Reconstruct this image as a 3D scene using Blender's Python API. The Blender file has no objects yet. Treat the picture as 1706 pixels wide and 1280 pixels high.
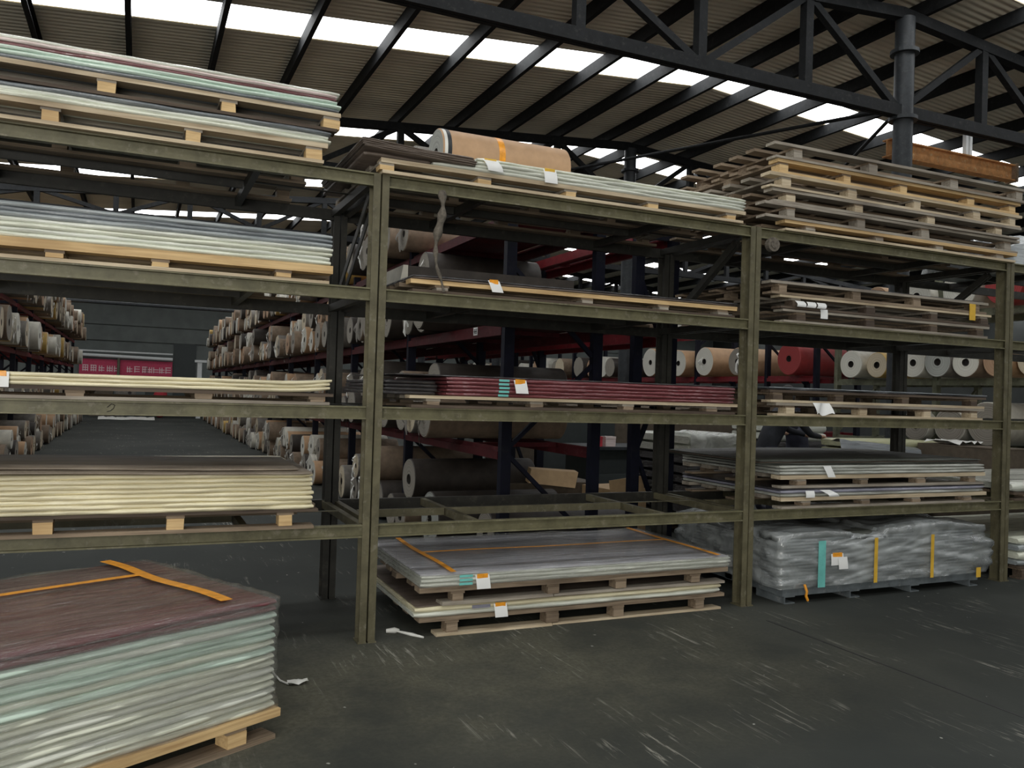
import bpy, math, random
from mathutils import Vector, Matrix, noise
R = random.Random(7)
C = bpy.context.scene.collection
PI = math.pi
sin, cos = math.sin, math.cos

# ------------------------------------------------------------------ camera, world, light, exposure
sc = bpy.context.scene
sc.view_settings.view_transform = 'Standard'
sc.view_settings.look = 'None'
sc.view_settings.gamma = 1.0
sc.view_settings.use_curve_mapping = False
sc.view_settings.exposure = 0.16
CAMP = (-1.2528, -4.6983, 1.4611); YAW, PITCH, ROLL, FPX = 0.4242, 0.0125, 0.0311, 1379.95
fw = Vector((sin(YAW) * cos(PITCH), cos(YAW) * cos(PITCH), sin(PITCH)))
rt = Vector((cos(YAW), -sin(YAW), 0)); up = rt.cross(fw)
r2 = rt * cos(ROLL) + up * sin(ROLL); u2 = -rt * sin(ROLL) + up * cos(ROLL)
cd = bpy.data.cameras.new('camera'); cam = bpy.data.objects.new('camera', cd); C.objects.link(cam)
m = Matrix((r2, u2, -fw)).transposed().to_4x4(); m.translation = Vector(CAMP); cam.matrix_world = m
cd.sensor_width = 36.0; cd.lens = 36.0 * FPX / 1706.0; cd.clip_end = 200
sc.camera = cam

w = bpy.data.worlds.new('world'); sc.world = w; w.use_nodes = True
w.node_tree.nodes['Background'].inputs[0].default_value = (0.85, 0.92, 1.0, 1)
w.node_tree.nodes['Background'].inputs[1].default_value = 0.35
SKYLIGHT = 5.6          # radiance of the backlit skylight sheets
def area(name, loc, rot, sx, sy, power, col):
    d = bpy.data.lights.new(name, 'AREA'); d.shape = 'RECTANGLE'; d.size = sx; d.size_y = sy
    d.energy = power; d.color = col
    o = bpy.data.objects.new(name, d); C.objects.link(o); o.location = loc; o.rotation_euler = rot
    return o
# daylight through the open gate behind the photographer
area('gate_daylight', (-5.4, -11.6, 2.6), (math.radians(90), 0, math.radians(-12)), 7.0, 4.6, 640, (1.0, 0.97, 0.9))

# ------------------------------------------------------------------ materials
MATS = {}
def nodes_of(name):
    m = bpy.data.materials.new(name); m.use_nodes = True
    nt = m.node_tree; b = nt.nodes['Principled BSDF']
    return m, nt, b, nt.nodes.new, nt.links.new
def ramp(nt, src, stops):
    r = nt.nodes.new('ShaderNodeValToRGB')
    e = r.color_ramp.elements
    e[0].position, e[0].color = stops[0][0], (*stops[0][1], 1)
    e[1].position, e[1].color = stops[-1][0], (*stops[-1][1], 1)
    for p, c in stops[1:-1]:
        x = e.new(p); x.color = (*c, 1)
    nt.links.new(src, r.inputs[0]); return r.outputs[0]
def noise_tex(nt, scale, stretch=(1, 1, 1), detail=4, rough=.55, dist=0, coord='Object'):
    tc = nt.nodes.new('ShaderNodeTexCoord'); mp = nt.nodes.new('ShaderNodeMapping')
    mp.inputs['Scale'].default_value = stretch
    nt.links.new(tc.outputs[coord], mp.inputs[0])
    n = nt.nodes.new('ShaderNodeTexNoise'); n.inputs['Scale'].default_value = scale
    n.inputs['Detail'].default_value = detail; n.inputs['Roughness'].default_value = rough
    n.inputs['Distortion'].default_value = dist
    nt.links.new(mp.outputs[0], n.inputs['Vector']); return n.outputs[0]
def mixc(nt, fac, a, b):
    x = nt.nodes.new('ShaderNodeMix'); x.data_type = 'RGBA'
    for s, v in ((0, fac), (6, a), (7, b)):
        if hasattr(v, 'default_value') or hasattr(v, 'is_linked'): nt.links.new(v, x.inputs[s])
        elif isinstance(v, (int, float)): x.inputs[s].default_value = v
        else: x.inputs[s].default_value = (*v, 1)
    return x.outputs[2]
def bump(nt, h, strength, dist=.01):
    b = nt.nodes.new('ShaderNodeBump'); b.inputs['Strength'].default_value = strength
    b.inputs['Distance'].default_value = dist; nt.links.new(h, b.inputs['Height']); return b.outputs[0]
def dark(c, k): return tuple(v * k for v in c)

def mat_plain(name, col, rough=.6, metal=0, var=.25, scale=12, spec=.5):
    m, nt, b, N, L = nodes_of(name)
    n = noise_tex(nt, scale)
    L(ramp(nt, n, [(.3, dark(col, 1 - var)), (.7, dark(col, 1 + var))]), b.inputs['Base Color'])
    b.inputs['Roughness'].default_value = rough; b.inputs['Metallic'].default_value = metal
    b.inputs['Specular IOR Level'].default_value = spec
    MATS[name] = m; return m
def mat_paint(name, col, worn, rough=.5, spec=.4):
    m, nt, b, N, L = nodes_of(name)
    a = noise_tex(nt, 9, (1, 1, 1), 6, .65); s = noise_tex(nt, 45, (.35, .35, .35), 5, .7)
    c1 = ramp(nt, a, [(.3, dark(col, .62)), (.55, col), (.75, dark(col, 1.25))])
    f = ramp(nt, s, [(.56, (0, 0, 0)), (.68, (.75, .75, .75))])
    L(mixc(nt, f, c1, worn), b.inputs['Base Color'])
    b.inputs['Roughness'].default_value = rough; b.inputs['Specular IOR Level'].default_value = spec
    L(bump(nt, s, .25, .004), b.inputs['Normal'])
    MATS[name] = m; return m
def mat_wood(name, col, dk, axis='x', rough=.75):
    m, nt, b, N, L = nodes_of(name)
    st = (1.2, 22, 30) if axis == 'x' else (22, 1.2, 30)
    g = noise_tex(nt, 2.2, st, 5, .6, .6); big = noise_tex(nt, 1.7, (1, 2, 2), 3)
    c = ramp(nt, g, [(.3, dk), (.55, col), (.75, dark(col, 1.15))])
    f = ramp(nt, big, [(.45, (0, 0, 0)), (.72, (.7, .7, .7))])
    L(mixc(nt, f, c, dark(dk, .8)), b.inputs['Base Color'])
    b.inputs['Roughness'].default_value = rough
    L(bump(nt, g, .3, .003), b.inputs['Normal'])
    MATS[name] = m; return m
def mat_panel(name, col, edge=None, wr=.9, rough=.42, coat=.8, var=.2):
    """plastic-filmed sheet: matte core, glossy film with creases running along the sheet"""
    m, nt, b, N, L = nodes_of(name)
    edge = edge or dark(col, .72)
    tc = N('ShaderNodeTexCoord')
    n = noise_tex(nt, 3.0, (.9, 5, 26), 3, .6, .5)
    L(ramp(nt, n, [(.28, edge), (.5, col), (.75, dark(col, 1 + var))]), b.inputs['Base Color'])
    b.inputs['Roughness'].default_value = rough
    mp = N('ShaderNodeMapping'); mp.inputs['Rotation'].default_value = (0, math.radians(10), math.radians(12))
    mp.inputs['Scale'].default_value = (.9, 6, 15)
    L(tc.outputs['Object'], mp.inputs[0])
    nn = N('ShaderNodeTexNoise'); nn.inputs['Scale'].default_value = 3.4; nn.inputs['Detail'].default_value = 5
    nn.inputs['Distortion'].default_value = .9
    L(mp.outputs[0], nn.inputs['Vector'])
    bn = bump(nt, nn.outputs[0], wr, .03)
    L(bn, b.inputs['Coat Normal'])
    L(bump(nt, nn.outputs[0], wr * .35, .012), b.inputs['Normal'])
    b.inputs['Coat Weight'].default_value = coat; b.inputs['Coat Roughness'].default_value = .12; b.inputs['Coat IOR'].default_value = 1.75
    MATS[name] = m; return m
def mat_film(name, tint, opacity, gloss_rough=.12, scale=6, streak=(1, 1.6, 1.6), fres=.45):
    """clear packing film: mostly see-through, glossy, faintly milky"""
    m, nt, b, N, L = nodes_of(name)
    nt.nodes.remove(b)
    out = nt.nodes['Material Output']
    tr = N('ShaderNodeBsdfTransparent'); gl = N('ShaderNodeBsdfGlossy'); df = N('ShaderNodeBsdfDiffuse')
    gl.inputs['Roughness'].default_value = gloss_rough; df.inputs['Color'].default_value = (*tint, 1)
    tc = N('ShaderNodeTexCoord'); mp = N('ShaderNodeMapping'); mp.inputs['Rotation'].default_value = (0, math.radians(9), math.radians(10))
    mp.inputs['Scale'].default_value = streak; L(tc.outputs['Object'], mp.inputs[0])
    nz = N('ShaderNodeTexNoise'); nz.inputs['Scale'].default_value = scale; nz.inputs['Detail'].default_value = 5; nz.inputs['Distortion'].default_value = 1.0
    L(mp.outputs[0], nz.inputs['Vector']); n = nz.outputs[0]
    nb = bump(nt, n, 1.0, .05); L(nb, gl.inputs['Normal'])
    s1 = N('ShaderNodeMixShader'); L(tr.outputs[0], s1.inputs[1]); L(df.outputs[0], s1.inputs[2])
    fr = ramp(nt, n, [(.35, (opacity * .6,) * 3), (.7, (min(1, opacity * 1.5),) * 3)]); L(fr, s1.inputs[0])
    lw = N('ShaderNodeLayerWeight'); lw.inputs[0].default_value = .28; L(nb, lw.inputs['Normal'])
    ma = N('ShaderNodeMath'); ma.operation = 'MULTIPLY_ADD'; L(lw.outputs['Fresnel'], ma.inputs[0])
    ma.inputs[1].default_value = fres; ma.inputs[2].default_value = .09
    s2 = N('ShaderNodeMixShader'); L(ma.outputs[0], s2.inputs[0]); L(s1.outputs[0], s2.inputs[1]); L(gl.outputs[0], s2.inputs[2])
    L(s2.outputs[0], out.inputs[0])
    MATS[name] = m; return m
def mat_rollend(name, col, ring):
    m, nt, b, N, L = nodes_of(name)
    tc = N('ShaderNodeTexCoord'); sp = N('ShaderNodeSeparateXYZ'); L(tc.outputs['Object'], sp.inputs[0])
    cb = N('ShaderNodeCombineXYZ'); L(sp.outputs[1], cb.inputs[1]); L(sp.outputs[2], cb.inputs[2])
    ln = N('ShaderNodeVectorMath'); ln.operation = 'LENGTH'; L(cb.outputs[0], ln.inputs[0])
    nz = N('ShaderNodeTexNoise'); nz.noise_dimensions = '1D'; nz.inputs['Scale'].default_value = 70
    L(ln.outputs['Value'], nz.inputs['W'])
    L(ramp(nt, nz.outputs[0], [(.35, ring), (.6, col)]), b.inputs['Base Color'])
    b.inputs['Roughness'].default_value = .8
    MATS[name] = m; return m

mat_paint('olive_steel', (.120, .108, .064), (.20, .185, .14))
mat_paint('shadow_olive', (.030, .029, .024), (.06, .056, .045))  # rack paint with the shade on the rear members put into the colour
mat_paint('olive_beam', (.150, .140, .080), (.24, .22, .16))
mat_paint('dark_steel', (.011, .012, .013), (.03, .03, .028), .75, .2)
mat_paint('column_grey', (.030, .034, .038), (.055, .058, .058), .5, .3)
mat_paint('blue_steel', (.004, .005, .014), (.012, .013, .018), .6, .25)
mat_paint('maroon_steel', (.065, .006, .009), (.10, .03, .03), .6, .3)
mat_paint('red_steel', (.17, .011, .017), (.19, .045, .045), .5)
mat_paint('green_steel', (.13, .135, .09), (.2, .2, .15), .5)
mat_paint('grey_skid', (.13, .15, .16), (.24, .25, .25), .5)
mat_paint('rusty_steel', (.60, .29, .11), (.72, .60, .38), .7)
mat_wood('pine', (.66, .47, .235), (.46, .29, .13))
mat_wood('pine_y', (.66, .47, .235), (.46, .29, .13), 'y')
mat_wood('pine_pale', (.56, .47, .33), (.36, .27, .17))
mat_wood('pine_pale_y', (.56, .47, .33), (.36, .27, .17), 'y')
mat_wood('old_wood', (.27, .205, .14), (.12, .085, .055))
mat_wood('old_wood_y', (.22, .165, .11), (.10, .07, .045), 'y')
mat_wood('grey_wood', (.34, .305, .25), (.17, .14, .11))
mat_wood('dark_wood', (.10, .072, .05), (.045, .03, .022))
mat_panel('p_white', (.66, .68, .60), (.50, .52, .46))
mat_panel('p_cream', (.74, .68, .47), (.58, .51, .33), coat=.45)
mat_panel('p_green', (.58, .72, .62), (.42, .55, .47))
mat_panel('p_pale', (.70, .72, .60), (.52, .54, .43))
mat_panel('p_silver', (.50, .50, .54), (.37, .37, .41))
mat_panel('p_tan', (.20, .165, .125), (.12, .095, .07), coat=.1, rough=.6)
mat_panel('p_grey', (.30, .33, .34), (.17, .20, .21))
mat_panel('p_slate', (.155, .175, .19), (.08, .09, .10))
mat_panel('p_maroon', (.15, .035, .042), (.085, .02, .026))
mat_panel('p_rose', (.17, .040, .046), (.10, .024, .028))
mat_panel('p_pink', (.72, .60, .57), (.55, .42, .42))
mat_panel('p_lilac', (.24, .24, .30), (.15, .15, .19))
mat_panel('p_dull', (.40, .41, .37), (.27, .28, .25))  # white packs, the light's falloff to the right put into the colour
mat_panel('p_black', (.035, .032, .034), (.018, .017, .018), coat=.6)
mat_panel('p_brown', (.115, .088, .070), (.06, .045, .036), coat=.15, rough=.6)
mat_panel('p_darkgreen', (.052, .056, .045), (.03, .032, .026), coat=.1, rough=.6)
mat_panel('p_olive', (.50, .50, .31), (.36, .36, .22), coat=.3)
mat_film('film', (.66, .67, .62), .09, .13, 2.6, (1, 5, 17))
mat_film('film_milky', (.42, .45, .45), .50, .2, 2.2)
mat_film('film_white', (.72, .74, .70), .6, .2, 8)
mat_plain('kraft', (.46, .29, .165), .62, var=.1)
mat_plain('kraft_dull', (.20, .145, .10), .7, var=.25)
mat_plain('kraft_grey', (.17, .155, .135), .7, var=.25)
mat_plain('kraft_dark', (.034, .027, .022), .6, var=.3)  # lowered to put the shade behind the middle bay into the colour
mat_plain('roll_white', (.55, .53, .46), .55, var=.12)
mat_plain('roll_red', (.36, .045, .045), .5, var=.15)
mat_plain('roll_yellow', (.55, .36, .10), .55, var=.2)
mat_rollend('end_white', (.66, .65, .58), (.50, .48, .42))
mat_rollend('end_cream', (.60, .52, .38), (.42, .35, .25))
mat_rollend('end_grey', (.38, .39, .36), (.24, .25, .23))
mat_rollend('end_tan', (.46, .30, .19), (.33, .20, .12))
mat_rollend('end_red', (.33, .04, .04), (.24, .03, .03))
mat_rollend('end_dull', (.30, .275, .235), (.18, .16, .13))
mat_plain('core_dark', (.03, .026, .022), .8)
mat_plain('cardboard', (.52, .36, .20), .8, var=.1)
mat_plain('cardboard_dark', (.10, .078, .055), .8, var=.2)
mat_plain('paper', (.80, .81, .80), .7, var=.03)
mat_plain('orange_tape', (.80, .33, .03), .35, var=.2, scale=30)
mat_plain('teal_tape', (.16, .50, .46), .35, var=.15)
mat_plain('yellow_tape', (.68, .42, .05), .4, var=.15)
mat_plain('plastic_white', (.70, .70, .66), .4, var=.1)
mat_plain('dusty_rope', (.115, .10, .08), .9, var=.5, scale=40)
mat_plain('ink', (.02, .02, .02), .7)
mat_plain('white_paint', (.68, .70, .70), .5, var=.06)
mat_plain('cloth_black', (.012, .014, .02), .85, var=.3)
mat_plain('cloth_navy', (.03, .032, .05), .85, var=.3)
mat_plain('cloth_grey', (.36, .35, .36), .85, var=.1)
mat_plain('skin', (.42, .26, .18), .55, var=.08)
mat_plain('hair', (.012, .010, .009), .6, var=.3)
mat_plain('red_cloth', (.42, .03, .045), .8, var=.2)
mat_plain('banner_red', (.52, .045, .11), .6, var=.12)
mat_plain('banner_text', (.78, .60, .62), .6, var=.04)
mat_plain('wall_grey', (.12, .135, .128), .7, var=.15, scale=2)
mat_plain('wall_dark', (.04, .044, .042), .8, var=.15, scale=2)  # wall grey with the unlit side's darkness put into the colour
mat_plain('gate_dark', (.035, .043, .043), .6, var=.1)
mat_plain('blue_lamp_plastic', (.05, .13, .38), .4)

def mat_roof():
    m, nt, b, N, L = nodes_of('roof_sheet')
    tc = N('ShaderNodeTexCoord'); sp = N('ShaderNodeSeparateXYZ'); L(tc.outputs['Object'], sp.inputs[0])
    mu = N('ShaderNodeMath'); mu.operation = 'MULTIPLY'; L(sp.outputs[1], mu.inputs[0]); mu.inputs[1].default_value = 52
    si = N('ShaderNodeMath'); si.operation = 'SINE'; L(mu.outputs[0], si.inputs[0])
    n = noise_tex(nt, .7, (1, 3, 1), 5)
    L(ramp(nt, n, [(.3, (.68, .63, .51)), (.7, (.84, .78, .64))]), b.inputs['Base Color'])
    b.inputs['Roughness'].default_value = .6
    L(bump(nt, si.outputs[0], .5, .02), b.inputs['Normal'])
    MATS['roof_sheet'] = m
mat_roof()
def mat_sky():
    m, nt, b, N, L = nodes_of('skylight_sheet')
    nt.nodes.remove(b)
    e = N('ShaderNodeEmission'); e.inputs['Strength'].default_value = SKYLIGHT
    n = noise_tex(nt, 1.3, (1, 4, 1), 4)
    L(ramp(nt, n, [(.3, (.93, .96, .97)), (.7, (1, 1, 1))]), e.inputs[0])
    L(e.outputs[0], nt.nodes['Material Output'].inputs[0]); MATS['skylight_sheet'] = m
mat_sky()
def mat_floor():
    m, nt, b, N, L = nodes_of('concrete_floor')
    big = noise_tex(nt, .55, (1, 1, 1), 5, .6, .4)
    fine = noise_tex(nt, 38, (1, 1, 1), 4, .7)
    base = ramp(nt, big, [(.3, (.030, .034, .032)), (.55, (.043, .047, .043)), (.75, (.062, .066, .060))])
    # dusty worn belt in front of and under the rack
    tc = N('ShaderNodeTexCoord'); sp = N('ShaderNodeSeparateXYZ'); L(tc.outputs['Object'], sp.inputs[0])
    y = N('ShaderNodeMath'); y.operation = 'ADD'; L(sp.outputs[1], y.inputs[0])
    wob = noise_tex(nt, 1.1, (1, 1, 1), 4)
    sc2 = N('ShaderNodeMath'); sc2.operation = 'MULTIPLY_ADD'; L(wob, sc2.inputs[0]); sc2.inputs[1].default_value = 1.5; sc2.inputs[2].default_value = -.75
    L(sc2.outputs[0], y.inputs[1])
    belt = ramp(nt, y.outputs[0], [(0, (0, 0, 0)), (1, (0, 0, 0))])
    rr = belt.node.color_ramp
    mr = N('ShaderNodeMapRange'); mr.inputs['From Min'].default_value = -3.0; mr.inputs['From Max'].default_value = 1.6
    L(y.outputs[0], mr.inputs[0]); nt.links.new(mr.outputs[0], belt.node.inputs[0])
    for p, v in ((.2, 0), (.42, .8), (.58, .8), (.75, .15)):
        e = rr.elements.new(p); e.color = (v, v, v, 1)
    dust = ramp(nt, fine, [(.35, (.10, .096, .070)), (.7, (.165, .158, .118))])
    xr = N('ShaderNodeMapRange'); xr.inputs['From Min'].default_value = 3.6; xr.inputs['From Max'].default_value = .6; L(sp.outputs[0], xr.inputs[0])
    blot = ramp(nt, noise_tex(nt, 1.4, (1, 1, 1), 6, .65), [(.36, (.25, .25, .25)), (.6, (1, 1, 1))])
    b1 = N('ShaderNodeMix'); b1.data_type = 'RGBA'; b1.blend_type = 'MULTIPLY'; b1.inputs[0].default_value = 1; L(belt, b1.inputs[6]); L(blot, b1.inputs[7])
    b2 = N('ShaderNodeMath'); b2.operation = 'MULTIPLY'; L(b1.outputs[2], b2.inputs[0]); L(xr.outputs[0], b2.inputs[1])
    c = mixc(nt, b2.outputs[0], base, dust)
    # pale scuffs and drag marks
    mp = N('ShaderNodeMapping'); mp.inputs['Scale'].default_value = (11, .8, 1)
    L(tc.outputs['Object'], mp.inputs[0])
    sn = N('ShaderNodeTexNoise'); sn.inputs['Scale'].default_value = 3.2; sn.inputs['Detail'].default_value = 6; sn.inputs['Roughness'].default_value = .7; sn.inputs['Distortion'].default_value = .9
    L(mp.outputs[0], sn.inputs['Vector'])
    sm = ramp(nt, sn.outputs[0], [(.56, (0, 0, 0)), (.66, (.95, .95, .95))])
    patch = ramp(nt, noise_tex(nt, 1.5, (1, 1, 1), 4), [(.52, (0, 0, 0)), (.66, (1, 1, 1))])
    mm = N('ShaderNodeMix'); mm.data_type = 'RGBA'; mm.blend_type = 'MULTIPLY'; mm.inputs[0].default_value = 1
    L(sm, mm.inputs[6]); L(patch, mm.inputs[7])
    c = mixc(nt, mm.outputs[2], c, (.36, .35, .30))
    sp2 = ramp(nt, noise_tex(nt, 16, (1, 1, 1), 2, .5), [(.74, (0, 0, 0)), (.77, (.9, .9, .9))])
    c = mixc(nt, sp2, c, (.40, .40, .36))
    L(c, b.inputs['Base Color'])
    b.inputs['Roughness'].default_value = .75; b.inputs['Specular IOR Level'].default_value = .12
    L(bump(nt, fine, .15, .004), b.inputs['Normal'])
    MATS['concrete_floor'] = m
mat_floor()

# ------------------------------------------------------------------ mesh helpers
class MB:
    def __init__(s): s.v = []; s.f = []; s.mi = []; s.sm = []
    def add(s, vs, fs, mi=0, smooth=False):
        o = len(s.v); s.v += [tuple(v) for v in vs]
        for f in fs: s.f.append([i + o for i in f]); s.mi.append(mi); s.sm.append(smooth)
    def box(s, x0, x1, y0, y1, z0, z1, mi=0, j=0, ch=0.0):
        vs = [[x, y, z] for z in (z0, z1) for y in (y0, y1) for x in (x0, x1)]
        if j:
            for v in vs:
                for k in range(3): v[k] += R.uniform(-j, j)
        s.add(vs, [(0, 2, 3, 1), (4, 5, 7, 6), (0, 1, 5, 4), (2, 6, 7, 3), (0, 4, 6, 2), (1, 3, 7, 5)], mi)
    def bar(s, a, b, w, h, mi=0):
        a, b = Vector(a), Vector(b); d = (b - a).normalized()
        k = Vector((0, 0, 1)) if abs(d.z) < .95 else Vector((1, 0, 0))
        x = d.cross(k).normalized() * (w / 2); y = x.cross(d).normalized() * (h / 2)
        vs = [p + q for p in (a, b) for q in (-x - y, x - y, x + y, -x + y)]
        s.add(vs, [(0, 1, 5, 4), (1, 2, 6, 5), (2, 3, 7, 6), (3, 0, 4, 7), (3, 2, 1, 0), (4, 5, 6, 7)], mi)
    def profile(s, pts, a, b, xax, yax, mi=0):
        """closed 2-D profile pts swept from a to b; xax, yax are its plane axes"""
        a, b, xax, yax = Vector(a), Vector(b), Vector(xax), Vector(yax); n = len(pts)
        vs = [p + xax * q[0] + yax * q[1] for p in (a, b) for q in pts]
        fs = [(i, (i + 1) % n, n + (i + 1) % n, n + i) for i in range(n)]
        fs += [tuple(range(n))[::-1], tuple(range(n, 2 * n))]
        s.add(vs, fs, mi)
    def tube(s, path, r, n=10, mi=0, cap=True, smooth=True):
        path = [Vector(p) for p in path]; vs = []
        rr = r if isinstance(r, (list, tuple)) else [r] * len(path)
        for i, p in enumerate(path):
            d = (path[min(i + 1, len(path) - 1)] - path[max(i - 1, 0)]).normalized()
            k = Vector((0, 0, 1)) if abs(d.z) < .9 else Vector((1, 0, 0))
            x = d.cross(k).normalized(); y = x.cross(d).normalized()
            vs += [p + (x * cos(t) + y * sin(t)) * rr[i] for t in (2 * PI * q / n for q in range(n))]
        fs = [(i * n + q, i * n + (q + 1) % n, (i + 1) * n + (q + 1) % n, (i + 1) * n + q) for i in range(len(path) - 1) for q in range(n)]
        s.add(vs, fs, mi, smooth)
        if cap: s.add(vs[:n], [tuple(range(n))], mi); s.add(vs[-n:], [tuple(range(n))[::-1]], mi)
    def mesh(s, name, mats):
        me = bpy.data.meshes.new(name); me.from_pydata(s.v, [], s.f)
        for m in (mats if isinstance(mats, (list, tuple)) else [mats]): me.materials.append(MATS[m])
        for p, i, q in zip(me.polygons, s.mi, s.sm): p.material_index = i; p.use_smooth = q
        me.update(); return me
    def build(s, name, mats, parent=None, loc=None, rot=None):
        return link(name, s.mesh(name, mats), parent, loc, rot)
def link(name, data, parent=None, loc=None, rot=None):
    o = bpy.data.objects.new(name, data); C.objects.link(o)
    if parent: o.parent = parent
    if loc: o.location = loc
    if rot: o.rotation_euler = rot
    return o
def tag(o, label, cat, group=None, kind=None):
    o['label'] = label; o['category'] = cat
    if group: o['group'] = group
    if kind: o['kind'] = kind
    return o
def thing(name, label, cat, loc=(0, 0, 0), rz=0, group=None):
    o = bpy.data.objects.new(name, None); C.objects.link(o); o.location = loc; o.rotation_euler = (0, 0, rz)
    o.empty_display_size = .1
    return tag(o, label, cat, group)
def struct(o, label=None, cat=None):
    o['kind'] = 'structure'
    if label: o['label'] = label; o['category'] = cat
    return o
ONES = 'zeroth first second third fourth fifth sixth seventh eighth ninth tenth eleventh twelfth thirteenth fourteenth fifteenth sixteenth seventeenth eighteenth nineteenth'.split()
TENS = {2: 'twent', 3: 'thirt', 4: 'fort', 5: 'fift', 6: 'sixt', 7: 'sevent'}
def ordw(n):
    if n < 20: return ONES[n]
    t, u = divmod(n, 10)
    return TENS[t] + ('ieth' if u == 0 else 'y-' + ONES[u])

# ------------------------------------------------------------------ the building
SL, XR, ZR = .08, 8.2, 7.2
XL, XRR, YB, YF = -14.0, 30.4, -12.0, 36.0
def roofz(x): return ZR - SL * abs(XR - x)
fl = MB(); fl.add([(XL, YB, 0), (XRR, YB, 0), (XRR, YF, 0), (XL, YF, 0)], [(0, 1, 2, 3)])
fl.box(XL, XRR, YB, YF, -.2, -.001)
struct(fl.build('floor', 'concrete_floor'), 'dark worn concrete warehouse floor with pale scuffs', 'floor')
jt = MB(); jt.box(2.63, 2.645, YB, -.35, -.004, .0012)
struct(jt.build('trim_1', 'ink'), 'dark straight joint line in the concrete floor', 'floor joint')
strips = [2.0 + 4.85 * k for k in range(-2, 7)]      # near edge of each skylight strip
SW = .84
ce = MB()
edges = [YB] + [e for s_ in strips for e in (s_, s_ + SW)] + [YF]
for i in range(0, len(edges), 2):
    y0, y1 = edges[i], edges[i + 1]
    for (xa, xb) in ((XL, XR), (XR, XRR)):
        a = [(xa, y0, roofz(xa)), (xb, y0, roofz(xb)), (xb, y1, roofz(xb)), (xa, y1, roofz(xa))]
        ce.add(a, [(0, 1, 2, 3)]); ce.add([(x, y, z + .04) for x, y, z in a], [(3, 2, 1, 0)])
struct(ce.build('ceiling', 'roof_sheet'), 'pitched roof of grey corrugated sheets seen from below', 'ceiling')
k = 0
for y0 in strips:
    for (xa, xb) in ((XL, XR), (XR, XRR)):
        k += 1
        g = MB(); g.add([(xa, y0, roofz(xa) + .02), (xb, y0, roofz(xb) + .02), (xb, y0 + SW, roofz(xb) + .02), (xa, y0 + SW, roofz(xa) + .02)], [(0, 1, 2, 3)])
        struct(g.build('window_%d' % k, 'skylight_sheet'), 'bright translucent skylight strip running up the roof slope', 'skylight')
# walls
wl = MB(); wl.box(XL - .2, XL, YB, YF, 0, roofz(XL)); struct(wl.build('wall_left', 'wall_grey'))
wl = MB(); wl.box(XRR, XRR + .2, YB, YF, 0, roofz(XRR)); struct(wl.build('wall_right', 'wall_dark'))
wl = MB()
wl.add([(XL, YF, 0), (XRR, YF, 0), (XRR, YF, roofz(XRR)), (XR, YF, ZR), (XL, YF, roofz(XL))], [(0, 1, 2, 3, 4)])
wl.add([(XL, YF + .2, 0), (XRR, YF + .2, 0), (XRR, YF + .2, roofz(XRR)), (XR, YF + .2, ZR), (XL, YF + .2, roofz(XL))], [(4, 3, 2, 1, 0)])
for z in (3.3, 4.0): wl.box(XL, XRR, YF - .08, YF, z, z + .14)
struct(wl.build('wall_back', 'wall_grey'), 'dim grey green far end wall', 'wall')
wl = MB()
for (a, b, c, d) in ((XL, -9, 0, 5.2), (-1.2, XRR, 0, 5.2), (XL, XRR, 5.2, 5.45)): wl.box(a, b, YB - .2, YB, c, d)
struct(wl.build('wall_front', 'wall_grey'))

# purlins along Y
n = 0
px_list = [XR - .45 - 1.16 * i for i in range(0, 14)] + [XR + .45 + 1.16 * i for i in range(0, 14)]
for x in px_list:
    z = roofz(x); p = MB()
    pts = [(-.035, 0), (.035, 0), (.035, -.02), (-.02, -.02), (-.02, -.19), (.035, -.19), (.035, -.21), (-.035, -.21)]
    p.profile(pts, (x, YB, z - .004), (x, YF, z - .004), (1, 0, 0), (0, 0, 1))
    struct(p.build('purlin', 'dark_steel'))
# trusses across X
def truss(y):
    t = thing('roof_truss', 'dark steel roof truss', 'truss', (0, 0, 0)); t['kind'] = 'structure'
    zb = 5.54; x0, x1 = XR - 16.8, XR + 16.8
    b = MB(); b.box(x0, x1, y - .07, y - .01, zb - .08, zb + .08); b.box(x0, x1, y + .01, y + .07, zb - .08, zb + .08)
    b.build('bottom_chord', 'dark_steel', t)
    for s_ in (-1, 1):
        b = MB(); xe = XR + 16.8 * s_
        b.bar((XR, y, ZR - .30), (xe, y, roofz(xe) - .30), .13, .15); b.build('top_chord', 'dark_steel', t)
    for i in range(-10, 11):
        x = XR + 1.68 * i; zt = roofz(x) - .3
        if i: b = MB(); b.bar((x, y, zb), (x, y, zt), .12, .12); b.build('strut', 'dark_steel', t)
        if i < 10:
            xx = x + 1.68; b = MB()
            if i % 2 == 0: b.bar((x, y, zb), (xx, y, roofz(xx) - .3), .09, .09)
            else: b.bar((x, y, zt), (xx, y, zb), .09, .09)
            b.build('diagonal', 'dark_steel', t)
    return t
TY = [3.55, 10.6, 17.65, 24.7, 31.75]
for i, y in enumerate(TY):
    t = truss(y); t['label'] = ['dark steel roof truss nearest the viewer, meeting the thick column', 'dark steel truss second from the viewer, behind the kraft rolls', 'third dark steel roof truss from the viewer', 'fourth dark steel roof truss from the viewer', 'farthest dark steel roof truss by the end wall'][i]
for y in TY[:4]:
    c = MB(); c.tube([(XR + .1, y, 0), (XR + .1, y, ZR - .35)], .13, 20)
    for z in (5.42, 6.35, .02): c.tube([(XR + .1, y, z), (XR + .1, y, z + .05)], .19, 20, smooth=False)
    struct(c.build('column', 'column_grey'), 'thick grey round steel column, %s' % ('nearest the viewer' if y == TY[0] else ordw(TY.index(y) + 1) + ' in its row'), 'column')
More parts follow.
